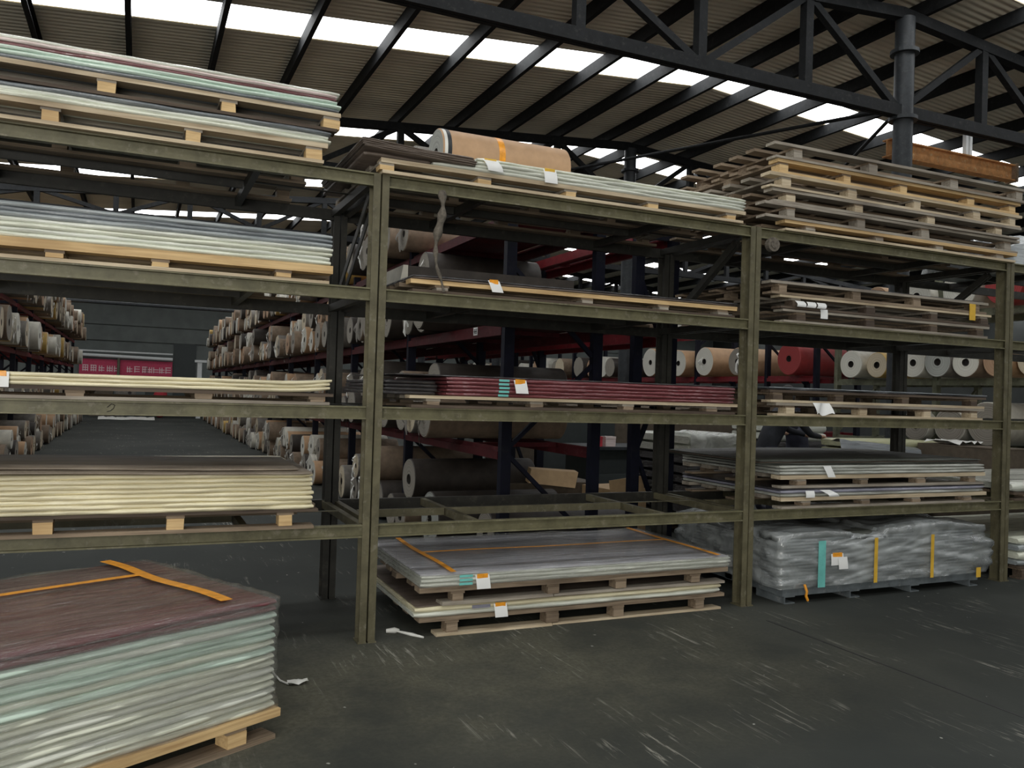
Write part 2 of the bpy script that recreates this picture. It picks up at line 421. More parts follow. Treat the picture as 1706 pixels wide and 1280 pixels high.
# bracing between the trusses
for (a, b_) in (((8.3, 3.6, 5.62), (5.0, 10.5, 5.62)), ((8.3, 3.6, 5.62), (12.6, 10.5, 5.62))):
    b = MB(); b.tube([a, b_], .028, 8); struct(b.build('brace_rod', 'dark_steel'))
# rusty crane rail by the column and its hanger
t = thing('rusty_beam', 'rusty orange steel beam hung beside the thick column, above the pallet pile', 'steel beam', (8.45, 3.95, 5.05))
b = MB(); H = .25
b.profile([(-.075, 0), (.075, 0), (.075, .018), (.01, .018), (.01, H - .018), (.075, H - .018), (.075, H), (-.075, H), (-.075, H - .018), (-.01, H - .018), (-.01, .018), (-.075, .018)], (0, 0, 0), (2.72, 0, 0), (0, 1, 0), (0, 0, 1))
b.build('beam_body', 'rusty_steel', t)
b = MB(); b.box(2.70, 2.74, -.1, .1, -.02, H + .02); b.build('end_plate', 'old_wood', t)
for dx in (0, .09):
    b = MB(); b.box(1.62 + dx, 1.67 + dx, -.03, .03, H, .62); b.build('hanger', 'white_paint', t)

# ------------------------------------------------------------------ the front storage racks (one free-standing frame per bay)
LV = [.683, 1.366, 2.053, 2.72]; PITCHX = 2.757; DEP = 1.16
def rack(i, label):
    x0 = PITCHX * i + .005; Wd = PITCHX - .010
    t = thing('storage_rack', label, 'rack', (x0, 0, 0), 0, 'olive steel storage racks in a row')
    def post(x, side, y, yd, mt):      # C channel, web on the outer side
        s_ = -side
        b = MB(); b.profile([(0, 0), (s_ * .042, 0), (s_ * .042, .008), (s_ * .008, .008), (s_ * .008, .092), (s_ * .042, .092), (s_ * .042, .1), (0, .1)], (x, y, 0), (x, y, 2.72), (1, 0, 0), (0, 1, 0))
        b.box(min(x, x + s_ * .05), max(x, x + s_ * .05), y - .008, y + .108, 0, .008)
        b.build('post', mt, t)
    for y in (0, DEP - .1):
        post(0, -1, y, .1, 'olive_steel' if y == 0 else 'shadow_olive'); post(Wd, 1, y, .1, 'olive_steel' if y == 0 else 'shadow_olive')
    for z in LV:
        for y, d in ((0.004, 1), (DEP - .004, -1)):
            b = MB(); h = .075
            pts = [(0, 0), (0, -.009), (.028 * d, -.009), (.028 * d, -h + .009), (0, -h + .009), (0, -h), (.037 * d, -h), (.037 * d, 0)]
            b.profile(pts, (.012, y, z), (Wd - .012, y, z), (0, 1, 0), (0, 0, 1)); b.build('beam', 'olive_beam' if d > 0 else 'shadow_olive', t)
        for x in (.02, .66, 2.05, Wd - .05):
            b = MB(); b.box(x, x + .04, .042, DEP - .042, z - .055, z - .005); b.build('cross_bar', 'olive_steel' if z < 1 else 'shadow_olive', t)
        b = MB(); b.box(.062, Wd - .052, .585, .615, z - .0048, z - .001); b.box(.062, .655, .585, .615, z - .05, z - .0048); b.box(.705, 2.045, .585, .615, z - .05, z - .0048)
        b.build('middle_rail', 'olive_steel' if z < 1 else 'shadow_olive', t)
    for s_, x in ((0, .01), (1, Wd - .02)):
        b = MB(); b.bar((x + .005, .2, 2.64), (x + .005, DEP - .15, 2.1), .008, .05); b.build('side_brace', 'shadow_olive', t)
    return t
rk = [rack(-1, 'olive steel storage rack bay at the left edge, cream panels on its shelves'),
      rack(0, 'olive steel storage rack bay in the middle with an empty second level'),
      rack(1, 'olive steel storage rack bay on the right under the tall pile of pallets'),
      rack(2, 'olive steel storage rack bay cut off by the right picture edge')]
# scribbled mark and small spots on the left bay's third beam
b = MB(); b.tube([(1.36 + x, -.001 + .03, 1.33 + z) for x, z in ((.0, .0), (.02, .018), (.035, .012), (.03, -.005), (.015, -.018), (.0, -.022))], .0018, 5)
b.build('handwritten_mark', 'ink', rk[0])

# ------------------------------------------------------------------ pallets
def pallet(label, x0, x1, z0, h, blocks, mats=('pine', 'pine', 'old_wood'), y0=0.0, dep=1.17, rz=0, top=.024, nb=2, yo=0, split=False, pivot=None, loc=None, group='wooden pallets on and under the racks'):
    """mats: front deck board, block, lower board. blocks: world x of the front blocks"""
    fr, bl, lo = mats
    L = x1 - x0
    t = thing('wooden_pallet', label, 'pallet', loc or (x0, y0, z0), rz, group)
    bt = .018 if nb else 0
    d = MB(); nbd = 6
    for i in range(nbd):
        wv = .10; y = i * (dep - wv) / (nbd - 1)
        sag = R.uniform(-.002, .002); e0, e1 = R.uniform(-.03, .03) * (i > 0), R.uniform(-.03, .03) * (i > 0)
        d.box(e0, L + e1, y, y + wv, h - top, h, 0 if i == 0 else 1, .0015)
    # battens under the boards at each block line
    for x in blocks:
        d.box(x - x0 - .045, x - x0 + .045, .01, dep - .01, h - top - .016, h - top + .0005, 1, 0)
    d.build('deck', [fr, 'old_wood' if fr != 'pine_pale' else 'grey_wood'], t)
    for x in blocks:
        for q, y in enumerate((.0, dep / 2 - .045, dep - .09)):
            b = MB(); wv = R.uniform(.034, .046)
            b.box(x - x0 - wv, x - x0 + wv, y + .004, y + .09, bt, h - top - .016, 0, .002)
            b.build('block', bl if q == 0 else 'old_wood', t)
    if nb:
        for q, y in enumerate((.0, dep / 2 - .05, dep - .1)):
            b = MB()
            if q == 0 and split:
                xs = blocks[1] - x0
                b.box(.02 + yo, xs - .004, y - .004, y + .1, 0, bt, 0, .003); b.box(xs + .004, L - .02, y + .004, y + .1, 0, bt - .004, 0, .003)
            else: b.box(.01 + yo, L - .02, y, y + .1, 0, bt, 0, .0015)
            b.build('bottom_board', lo if q == 0 else 'old_wood', t)
    return t

# ------------------------------------------------------------------ filmed panel packs
def slab(L, D, th, seed, amp=.004, warp=None, nx=44, ny=6, e0=0, e1=0):
    """one pack: a sheet with rounded, slightly wavy edges; local origin at front-left-bottom"""
    b = MB(); r = min(th * .35, .012); vs = []; rg = random.Random(seed)
    ph = [rg.uniform(0, 6.28) for _ in range(6)]
    ring = [(0, .3), (-.25 * r, .5), (0, .72), (r * .9, 1)] + [(None, k / (ny - 1)) for k in range(1, ny - 1)] + [(-r * .9, 1), (0, .72), (0, .28), (-r, 0)] + [(r * .9, 0)]
    n = len(ring)
    for i in range(nx + 1):
        u = i / nx; x = e0 + (L + e1 - e0) * u
        ed = min(u, 1 - u) * L
        inn = 0 if ed > .02 else (.02 - ed) * .35
        wy = amp * (sin(7 * x + ph[0]) + .6 * sin(17 * x + ph[1]) + .35 * sin(41 * x + ph[2]))
        wz = amp * .35 * (sin(9 * x + ph[3]) + .6 * sin(23 * x + ph[4]))
        for j, (dy, v) in enumerate(ring):
            if dy is None: y = D * v; zz = 1
            elif j <= 3 or j == n - 1: y = dy + wy + inn; zz = v
            else: y = D + dy - inn; zz = v
            z = zz * th
            if .2 < zz < .8 and j < 3: z += wz
            if ed < 1e-6: z = th * .5 + (z - th * .5) * .7
            if warp: z += warp(x / L, y / D)
            vs.append((x, y, z))
    fs = [(i * n + j, i * n + (j + 1) % n, (i + 1) * n + (j + 1) % n, (i + 1) * n + j) for i in range(nx) for j in range(n)]
    b.add(vs, [f[::-1] for f in fs], 0, True)
    b.add(vs[:n], [tuple(range(n))], 0); b.add(vs[-n:], [tuple(range(n))[::-1]], 0)
    return b
def paper_tag(parent, x, z, w_=.085, h_=.075, y=-.008, tape='orange_tape', lean=.15, tilt=0.0):
    b = MB(); n = 4; vs = []
    for i in range(n + 1):
        q = i / n
        for s_ in (0, 1):
            vs.append((x + s_ * w_ + q * tilt, y - .004 - lean * .03 * math.sin(q * 2.2), z - q * h_))
    for i in range(n + 1):
        for s_ in (0, 1):
            a = vs[i * 2 + s_]; vs.append((a[0], a[1] + .0012, a[2]))
    o = 2 * (n + 1)
    fs = [(2 * i, 2 * i + 2, 2 * i + 3, 2 * i + 1) for i in range(n)] + [(o + 2 * i, o + 2 * i + 1, o + 2 * i + 3, o + 2 * i + 2) for i in range(n)]
    b.add(vs, fs, 0, True)
    tg = b.build('paper_tag', 'paper', parent); tg['label'] = 'white paper tag'
    if tape:
        b = MB(); b.box(x + w_ * .12, x + w_ * .9, y - .0068, y - .0048, z - h_ * .28, z + .006, 0, .002)
        b.build('tape', tape, tg)
    return tg
def pack(name, label, cat, x0, x1, z0, th, mat, y0=0.0, dep=1.2, group=None, amp=.004, warp=None, seed=None, rz=0, nx=44):
    s = slab(x1 - x0, dep, th, seed or R.randint(1, 9999), amp, warp, nx)
    o = s.build(name, mat, None, (x0, y0, z0), (0, 0, rz) if rz else None)
    return tag(o, label, cat, group)
def stack(where, x0, x1, z0, layers, group, y0=0.0, dep=1.2, jit=.012, name='panel_pack', noun='filmed pack', amp=.004, warp=None, yj=.006):
    """layers bottom-up: (thickness, material, colour word)"""
    out = []; z = z0; n = len(layers)
    for i, (th, mt, cw) in enumerate(layers):
        pos = ('only' if n == 1 else 'lowest' if i == 0 else 'topmost' if i == n - 1 else ordw(i + 1) + ' from bottom')
        lab = ('%s %s %s' % (cw, noun, where)) if n == 1 else ('%s %s, %s %s' % (cw, noun, pos, where))
        out.append(pack(name, lab, 'panels', x0 + R.uniform(-jit, jit), x1 + R.uniform(-jit, jit), z + .0004, th - .0012, mt, y0 + R.uniform(-yj, yj), dep, group, amp, warp)); z += th
    return out

Bk = 0.0
# ---- left bay
pallet('pale pallet on the left bay top shelf, lower of the two', -2.665, -.325, 2.72, .112, (-2.6, -1.69, -1.03, -.40), ('pine_pale', 'pine', 'pine_pale'), y0=-.04)
stack('on lower top-shelf pallet, left bay', -2.665, -.315, 2.833, [(.024, 'p_pale', 'pale green'), (.024, 'p_white', 'white'), (.022, 'p_slate', 'slate grey')], 'panel packs on the lower top-shelf pallet', -.045)
pallet('dark pallet on the left bay top shelf, upper of the two', -2.665, -.26, 2.905, .108, (-2.3, -1.447, -.86, -.31), ('pine_pale', 'pine', 'dark_wood'), y0=-.045)
stack('on upper top-shelf pallet, left bay', -2.665, -.275, 3.014, [(.020, 'p_slate', 'slate grey'), (.022, 'p_green', 'pale green'), (.018, 'p_green', 'pale green'), (.018, 'p_maroon', 'maroon'), (.016, 'p_pink', 'pinkish'), (.018, 'p_white', 'white')], 'panel packs on the upper top-shelf pallet', -.05, jit=.02)
pack('panel_sheet', 'thin brown loose sheet lying on top of the highest stack, left bay', 'panels', -2.665, -.5, 3.1285, .012, 'p_brown', .03, 1.15)
pallet('fresh yellow pallet on the fourth level, left bay, under grey filmed packs', -2.665, -.265, 2.053, .104, (-2.5, -1.653, -1.166, -.537), ('pine', 'pine', 'pine_pale'), y0=.0, top=.046)
stack('on fourth level, left bay', -2.73, -.275, 2.158, [(.026, 'p_pale', 'pale green'), (.025, 'p_white', 'white'), (.024, 'p_pale', 'pale green'), (.025, 'p_white', 'white'), (.025, 'p_grey', 'grey'), (.024, 'p_slate', 'slate grey'), (.026, 'p_grey', 'grey')], 'panel packs on the fourth level of the left bay', .0)
pallet('thin dark pallet under three cream packs, third level, left bay', -2.665, -.24, 1.366, .066, (-2.3, -1.54, -.93, -.33), ('dark_wood', 'old_wood', 'grey_wood'), y0=.0, top=.018)
curl = lambda u, v: (max(0, u - .88) / .12) ** 2 * .018
s3 = stack('on third level, left bay', -2.665, -.25, 1.434, [(.022, 'p_cream', 'cream'), (.021, 'p_cream', 'cream'), (.021, 'p_cream', 'cream')], 'cream packs on the third level of the left bay', .0, warp=curl)
paper_tag(s3[2], .712, .018, .12, .075)
pallet('dark pallet under the thick cream stack, second level, left bay', -2.665, -.315, .683, .108, (-2.4, -1.655, -1.05, -.49), ('dark_wood', 'pine', 'old_wood'), y0=-.05, top=.016)
s2 = stack('on second level, left bay', -2.665, -.345, .792, [(.025, 'p_cream', 'cream')] * 8, 'cream packs on the second level of the left bay', -.06, jit=.01, amp=.006)
pack('panel_sheet', 'dull brown loose sheet on top of the thick cream stack, left bay', 'panels', -2.665, -.36, .9945, .010, 'p_tan', -.1, .72, warp=lambda u, v: .012 * v + .008 * sin(5 * u))
pack('panel_sheet', 'second brown loose sheet just above the cream stack, left bay', 'panels', -2.665, -.42, 1.010, .009, 'p_tan', -.02, .66, warp=lambda u, v: .014 * v + .008 * sin(5 * u))

# ---- front-left wrapped bundle (turned towards the viewer)
RZ = math.radians(27)
ux, uy = Vector((cos(RZ), sin(RZ), 0)), Vector((-sin(RZ), cos(RZ), 0))
cornerR = Vector((-.672, -1.150, 0))              # right front corner
org = cornerR - ux * 2.46
pl = pallet('yellow pallet under the big maroon topped bundle in the foreground', 0, 2.47, 0, .122, (.35, .95, 1.6, 2.27), ('pine', 'pine', 'old_wood'), dep=1.13, rz=RZ, loc=(org.x, org.y, 0), top=.034)
bd = thing('wrapped_panel_bundle', 'big film wrapped bundle of pale green panels with maroon top in the foreground', 'panel bundle', (org.x + uy.x * .02, org.y + uy.y * .02, .1225), RZ)
z = 0; lay = ['p_pale', 'p_pale', 'p_white', 'p_pale', 'p_pale', 'p_white', 'p_pale', 'p_pale', 'p_green', 'p_pale', 'p_green', 'p_green', 'p_white', 'p_green', 'p_maroon', 'p_maroon']
thk = [.0285] * 14 + [.030, .026]
for i, (mt, th) in enumerate(zip(lay, thk)):
    s_ = slab(2.45, 1.10, th - .001, 100 + i, .004)
    o = s_.build('panel', mt, bd, (R.uniform(-.006, .006), R.uniform(-.004, .004), z))
    if i in (0, 8, 14): o['label'] = {0: 'pale grey green panel', 8: 'mint green panel', 14: 'maroon panel'}[i]
    z += th
HB = z
def film_shell(L, D, H, pad, seed, amp=.005, puff=0.0, nx=110, ny=44, nz=26, bottom=0.0):
    """wrinkled film over the top and the four sides of a block"""
    b = MB(); grid = {}; vs = []; fs = []
    rg = random.Random(seed)
    def disp(x, y, z, nrm):
        d = noise.noise(Vector((x * 2.2 + y * 1.2, z * 16 + x * 2.4 + seed, y * 5))) * amp
        d += (.5 - abs(noise.noise(Vector((x * 2.0 + y * 3 + z * 2, z * 24 - x * 4.5 - y * 4, y * 9 + seed))))) * amp * .9
        return d
    def vert(x, y, z, nrm):
        key = (round(x, 4), round(y, 4), round(z, 4))
        if key not in grid:
            d = pad + disp(x, y, z, nrm)
            sx = (x / L - .5) * 2; sy = (y / D - .5) * 2; q = puff * (1 - abs(sx) ** 4)
            nx_, ny_, nz_ = (0, 0, 0)
            if abs(x) < 1e-6: nx_ = -1
            if abs(x - L) < 1e-6: nx_ = 1
            if abs(y) < 1e-6: ny_ = -1
            if abs(y - D) < 1e-6: ny_ = 1
            if abs(z - H) < 1e-6: nz_ = 1
            grid[key] = len(vs); vs.append((x + nx_ * d, y + ny_ * d, z + nz_ * d))
        return grid[key]
    X = [L * i / nx for i in range(nx + 1)]; Y = [D * i / ny for i in range(ny + 1)]; Z = [bottom + (H - bottom) * i / nz for i in range(nz + 1)]
    for i in range(nx):
        for j in range(ny): fs.append((vert(X[i], Y[j], H, 0), vert(X[i + 1], Y[j], H, 0), vert(X[i + 1], Y[j + 1], H, 0), vert(X[i], Y[j + 1], H, 0)))
        for k_ in range(nz):
            fs.append((vert(X[i], 0, Z[k_], 0), vert(X[i + 1], 0, Z[k_], 0), vert(X[i + 1], 0, Z[k_ + 1], 0), vert(X[i], 0, Z[k_ + 1], 0)))
            fs.append((vert(X[i + 1], D, Z[k_], 0), vert(X[i], D, Z[k_], 0), vert(X[i], D, Z[k_ + 1], 0), vert(X[i + 1], D, Z[k_ + 1], 0)))
    for j in range(ny):
        for k_ in range(nz):
            fs.append((vert(L, Y[j], Z[k_], 0), vert(L, Y[j + 1], Z[k_], 0), vert(L, Y[j + 1], Z[k_ + 1], 0), vert(L, Y[j], Z[k_ + 1], 0)))
            fs.append((vert(0, Y[j + 1], Z[k_], 0), vert(0, Y[j], Z[k_], 0), vert(0, Y[j], Z[k_ + 1], 0), vert(0, Y[j + 1], Z[k_ + 1], 0)))
    b.add(vs, fs, 0, True); return b
film_shell(2.45, 1.10, HB, .004, 3, .009, nx=170, ny=60, nz=64).build('plastic_film', 'film', bd, (0, 0, 0))
def strip(parent, pts, w_, mat, name='tape', th=.0016):
    """flat tape laid along pts (local), width across in the horizontal normal"""
    b = MB(); vs = []
    P_ = [Vector(p) for p in pts]
    for i, p in enumerate(P_):
        d = P_[min(i + 1, len(P_) - 1)] - P_[max(i - 1, 0)]; nrm = Vector((-d.y, d.x, 0)).normalized() * (w_ / 2)
        for s_ in (-1, 1): vs += [p + nrm * s_, p + nrm * s_ + Vector((0, 0, th))]
    fs = []
    for i in range(len(P_) - 1):
        a = 4 * i; c = a + 4
        fs += [(a + 1, a + 3, c + 3, c + 1), (a, c, c + 2, a + 2), (a, a + 1, c + 1, c), (a + 2, c + 2, c + 3, a + 3)]
    fs += [(0, 2, 3, 1), (4 * len(P_) - 4, 4 * len(P_) - 3, 4 * len(P_) - 1, 4 * len(P_) - 2)]
    b.add(vs, fs, 0); return b.build(name, mat, parent)
zt = HB + .016
strip(bd, [(2.25 + .012 * sin(9 * q), .06 + 1.05 * q, zt) for q in [i / 12 for i in range(13)]], .05, 'orange_tape')
strip(bd, [(2.26 - 2.2 * q, .72 + .02 * sin(6 * q), zt + .0005) for q in [i / 24 for i in range(25)]], .035, 'orange_tape')

# ---- middle bay
pallet('pale pallet on the middle bay top shelf', -.015, 2.63, 2.72, .086, (.02, .633, 1.229, 1.856, 2.51), ('pine_pale', 'pine', 'pine_pale'), y0=-.03)
st = [pack('panel_pack', 'white filmed panel pack, lowest on the middle top shelf, reaching under the brown sheets', 'panels', .30, 2.62, 2.8069, .023, 'p_white', -.035, 1.15, 'white packs on the middle top shelf')] + stack('of the short packs on the middle top shelf', .575, 2.625, 2.8305, [(.021, 'p_white', 'white'), (.021, 'p_white', 'white'), (.018, 'p_pale', 'pale green')], 'white packs on the middle top shelf', -.035, 1.15, jit=.006)
paper_tag(st[3], .03, .008, .10, .07, tape='yellow_tape', lean=1.0, tilt=.03)
paper_tag(st[3], .44, .006, .09, .085, tape='yellow_tape', lean=.4, tilt=.01)
wb = lambda u, v: .022 * (1 - u) ** 2
pack('panel_sheet', 'short brown sheet flat on the pallet, left end of the middle top shelf', 'panels', -.12, .285, 2.8069, .022, 'p_brown', -.03, 1.14)
stack('at left end, middle top shelf', -.13, .56, 2.8305, [(.0098, 'p_brown', 'brown')] * 5, 'warped brown sheets on the middle top shelf', -.06, 1.17, jit=.012, name='panel_sheet', noun='warped sheet', warp=wb)
def roll_mesh(name, r, L, mats, core=.038, n=40, wav=0.0, lip=.006, seed=0):
    """mats: body, end face, core. Axis along +X from the end at x=0; centre line at y=z=0"""
    b = MB(); rg = random.Random(seed); ph = [rg.uniform(0, 6.28) for _ in range(4)]
    def ring(x, rad, w_=0): return [(x, rad * (1 + w_ * (sin(3 * t + ph[0]) + sin(5 * t + ph[1]))) * cos(t), rad * (1 + w_ * (sin(3 * t + ph[0]) + sin(5 * t + ph[1]))) * sin(t)) for t in (2 * PI * q / n for q in range(n))]
    nst = 8
    st_ = [ring(lip if i == 0 else (L - lip if i == nst else L * i / nst), r * (1 - (.0 if 0 < i < nst else .0)), wav) for i in range(nst + 1)]
    vs = sum(st_, []); fs = [(i * n + q, (i + 1) * n + q, (i + 1) * n + (q + 1) % n, i * n + (q + 1) % n) for i in range(nst) for q in range(n)]
    b.add(vs, fs, 0, True)
    for x, xl, sg in ((0, lip, 1), (L, L - lip, -1)):
        a = ring(xl, r, wav); c = ring(x, r - lip, wav); d = ring(x + .004 * sg, core * 1.02); e = ring(x + .05 * sg, core)
        for p_, q_, mi in ((a, c, 0), (c, d, 1), (d, e, 2)):
            f = [(q, (q + 1) % n, n + (q + 1) % n, n + q) for q in range(n)]
            if sg < 0: f = [t[::-1] for t in f]
            b.add(p_ + q_, f, mi, mi != 1)
        f = tuple(range(n)); b.add(e, [f if sg > 0 else f[::-1]], 2)
    return b.mesh(name, mats)
r1 = tag(link('kraft_roll', roll_mesh('kraft_roll', .168, .95, ['kraft', 'end_grey', 'core_dark'], seed=4), None, (.52, .60, 2.8925 + .168 + .003)), 'big kraft paper roll with silver end lying on the middle top shelf', 'roll')
b = MB(); b.tube([(.010, 0, 0), (.032, 0, 0)], .1695, 40, cap=False); b.build('end_rim', 'plastic_white', r1)['label'] = 'white rim'
b = MB(); b.tube([(.032, 0, 0), (.06, 0, 0)], .1697, 40, cap=False); b.build('end_band', 'column_grey', r1)['label'] = 'dark band'
b = MB(); b.tube([(.40, 0, 0), (.445, 0, 0)], .1692, 40, cap=False); b.build('tape', 'orange_tape', r1)
r0 = tag(link('kraft_roll', roll_mesh('kraft_roll', .158, .9, ['kraft_grey', 'end_grey', 'core_dark'], seed=5), None, (.48, .98, 2.8925 + .160)), 'smaller roll with yellow tape behind the big kraft roll on the top shelf', 'roll')
b = MB(); b.tube([(.10, 0, 0), (.30, 0, 0)], .1595, 40, cap=False); b.build('tape', 'yellow_tape', r0)

pallet('dark thin pallet on the fourth level, middle bay', .2, 2.62, 2.053, .078, (.40, 1.402, 2.0, 2.5), ('pine', 'grey_wood', 'dark_wood'), y0=.02, top=.026)
m4 = stack('on fourth level, middle bay', .205, 2.61, 2.132, [(.013, 'p_brown', 'brown'), (.013, 'p_black', 'black')], 'dark sheets on the fourth level of the middle bay', .02, 1.15, name='panel_sheet', noun='thin sheet')
paper_tag(m4[1], .47, .012, .075, .07, tilt=.03)
lb = thing('wrapped_profile_bundle', 'long grey brown wrapped box lying on dark sheets, fourth level, middle bay', 'long box', (.24, .38, 2.1585))
b = MB(); b.box(.05, 1.25, 0, .42, 0, .105, 0, .003); b.build('box_body', 'kraft_dark', lb)
b = MB(); b.profile([(0, 0), (.05, 0), (.05, .105), (.02, .105)], (0, 0, 0), (0, .42, 0), (1, 0, 0), (0, 0, 1)); b.build('end_cap', 'roll_white', lb)['label'] = 'pale end'
pallet('thin pale pallet under maroon packs, third level, middle bay', .21, 2.63, 1.366, .074, (.36, 1.048, 1.728, 2.411), ('pine_pale', 'old_wood', 'dark_wood'), y0=.0, top=.02)
m3 = stack('on third level, middle bay', .44, 2.60, 1.441, [(.023, 'p_rose', 'maroon')] * 5, 'maroon packs on the third level of the middle bay', .0, 1.15, jit=.006)
for i, o in enumerate(m3):
    b = MB(); b.box(.335, .405, -.0085, -.0065, .004, .018); b.build('tape', 'teal_tape', o)
paper_tag(m3[4], .43, .016, .085, .082, tilt=.018, y=-.012)
stack('at left end, third level, middle bay', .075, .40, 1.441, [(.022, 'p_black', 'black')] * 4, 'black sheets at the left end of the third level', .08, 1.0, jit=.012, name='panel_sheet', noun='filmed sheet')
pack('panel_sheet', 'thin black sheet lying on top of the maroon packs, middle bay', 'panels', .12, 2.6, 1.5575, .008, 'p_black', .01, 1.1)

pallet('weathered brown pallet on the floor under the middle bay', .31, 2.55, 0, .115, (.52, 1.20, 1.69, 2.345), ('old_wood', 'old_wood', 'pine_pale'), y0=-.01, split=True, yo=.09)
lowb = stack('on the floor, middle bay', .28, 2.52, .116, [(.033, 'p_white', 'white'), (.030, 'p_cream', 'cream white')], 'white packs low on the floor of the middle bay', -.01, jit=.004)
pack('panel_sheet', 'brown thin sheet between the two floor pallets of the middle bay', 'panels', .29, 2.50, .180, .008, 'p_brown', .0, 1.2)
paper_tag(lowb[1], .50, .025, .085, .085, tilt=.012, y=-.01)
b = MB(); b.box(.36, .48, -.0085, -.0065, .004, .024); b.build('label_strip', 'p_lilac', lowb[1])
pallet('weathered pallet in the middle bay, upper of the two on the floor', .30, 2.56, .190, .112, (.545, 1.19, 1.69, 2.29), ('old_wood', 'old_wood', 'grey_wood'), y0=-.03, top=.034, yo=.12, split=True)
ub = thing('wrapped_panel_bundle', 'film wrapped bundle of white panels with grey top, on floor pallets, middle bay', 'panel bundle', (.305, -.04, .3025))
z = 0
for i, (mt, th) in enumerate(zip(['p_white', 'p_white', 'p_white'], [.026, .024, .018])):
    slab(2.27, 1.19, th - .001, 300 + i, .004).build('panel', mt, ub, (R.uniform(-.004, .004), R.uniform(-.004, .004), z)); z += th
s_ = slab(2.26, 1.18, .006, 310, .003); s_.build('panel', 'p_silver', ub, (0, .005, z))['label'] = 'grey top panel'; z += .006
film_shell(2.27, 1.19, z, .006, 11, .005, nx=90, ny=50, nz=8).build('plastic_film', 'film', ub)
strip(ub, [(.20 + .008 * sin(7 * q), -.002 + 1.18 * q, z + .0135) for q in [i / 10 for i in range(11)]], .035, 'orange_tape')
strip(ub, [(.2 + 1.95 * q, .62 + .01 * sin(9 * q), z + .014) for q in [i / 16 for i in range(17)]], .022, 'orange_tape')
strip(ub, [(2.16 + .006 * sin(7 * q), -.002 + 1.18 * q, z + .0135) for q in [i / 10 for i in range(11)]], .035, 'orange_tape')
for k_ in range(3):
    b = MB(); b.box(.235, .32, -.0165, -.0145, .006 + .023 * k_, .021 + .023 * k_); b.build('tape', 'teal_tape', ub)
paper_tag(ub, .335, .062, .09, .085, tilt=.012, y=-.016)
# dusty twisted strip hanging from the top beam
b = MB(); pth = []
for i in range(26):
    q = i / 25; pth.append((.36 + .012 * sin(9 * q) - .03 * q + (.10 * (q - .75) / .25 if q > .75 else 0) * .6, -.025 - .012 * sin(5 * q), 2.66 - .60 * q))
b.tube(pth, [.020 + .010 * sin(i * 1.3) * (1 - i / 30) + .012 * math.exp(-((i - 9) / 3) ** 2) - .0005 * i for i in range(26)], 8)
tag(b.build('hanging_rope', 'dusty_rope'), 'dusty tangled rope hanging from the middle bay top beam', 'rope')

# ---- right bay
TOPP = [(3.00, 5.56, 2.72, .080, ('pine', 'grey_wood', 'pine_pale'), (3.25, 3.95, 4.62, 5.35)),
        (2.80, 5.60, 2.80, .115, ('grey_wood', 'grey_wood', 'grey_wood'), (3.05, 3.75, 4.45, 5.45)),
        (2.88, 5.58, 2.915, .105, ('grey_wood', 'pine_pale', 'grey_wood'), (3.05, 3.72, 4.5, 5.3)),
        (2.84, 5.62, 3.02, .110, ('pine_pale', 'pine_pale', 'pine_pale'), (3.0, 3.65, 4.35, 5.05, 5.5)),
        (2.92, 5.60, 3.13, .105, ('pine', 'pine', 'pine'), (2.98, 3.6, 4.2, 4.98, 5.5)),
        (2.88, 5.66, 3.235, .120, ('grey_wood', 'grey_wood', 'grey_wood'), (3.10, 3.85, 4.75, 5.55))]
for i, (x0, x1, z, h, mt, bl) in enumerate(TOPP):
    pos = ['lowest', 'second from the bottom', 'third from the bottom', 'fourth from the bottom', 'second from the top', 'topmost'][i]
    tw = [.0, .01, -.012, .008, .004, -.006][i]
    pallet('empty pallet, %s in the pile on the right top shelf' % pos, x0, x1, z, h - .002, bl, mt, y0=-.02 - .01 * (i % 2), rz=tw * .6, top=.022, group='empty pallets piled on the right top shelf')
R4 = [(3.02, 5.26, 2.053, .098, ('grey_wood', 'dark_wood', 'grey_wood'), (3.2, 3.9, 4.6, 5.15)), (2.99, 5.28, 2.154, .098, ('pine_pale', 'dark_wood', 'dark_wood'), (3.15, 3.9, 4.6, 5.2)), (2.90, 5.24, 2.254, .096, ('grey_wood', 'old_wood', 'old_wood'), (3.02, 3.75, 4.4, 5.1))]
for i, (x0, x1, z, h, mt, bl) in enumerate(R4):
    pl = pallet('dark pallet on the fourth level, right bay, %s of three' % ['lowest', 'middle one', 'topmost'][i], x0, x1, z, h, bl, mt, y0=.0, top=.018)
    if i == 0: paper_tag(pl, .35, .115, .07, .07, tape=None)
    if i == 1:
        for dx in (.13, .24, .34):
            paper_tag(pl, dx, .06, .085, .045, tape=None, tilt=-.02 * (dx > .2), lean=1)
    if i == 2:
        b = MB(); b.box(2.1, 2.17, -.01, -.006, -.06, .075); b.build('tape', 'yellow_tape', pl)
pack('panel_sheet', 'thin black sheet on the topmost dark pallet, fourth level, right bay', 'panels', 2.9, 5.22, 2.3515, .007, 'p_black', .01, 1.15)
pallet('pale pallet on the third level, right bay, lower of the two', 2.98, 5.22, 1.366, .095, (3.12, 3.85, 4.55, 5.1), ('grey_wood', 'pine_pale', 'pine_pale'), y0=.0, top=.02)
pl3 = pallet('dark pallet under black sheets, third level, right bay', 2.92, 5.24, 1.463, .092, (3.0, 3.6, 4.3, 5.1), ('dark_wood', 'dark_wood', 'pine_pale'), y0=.0, top=.018)
stack('on third level, right bay', 2.91, 5.25, 1.556, [(.010, 'p_black', 'black'), (.011, 'p_slate', 'slate grey')], 'thin dark sheets on the third level of the right bay', .0, 1.15, name='panel_sheet', noun='thin sheet')
rag = MB(); vs = []
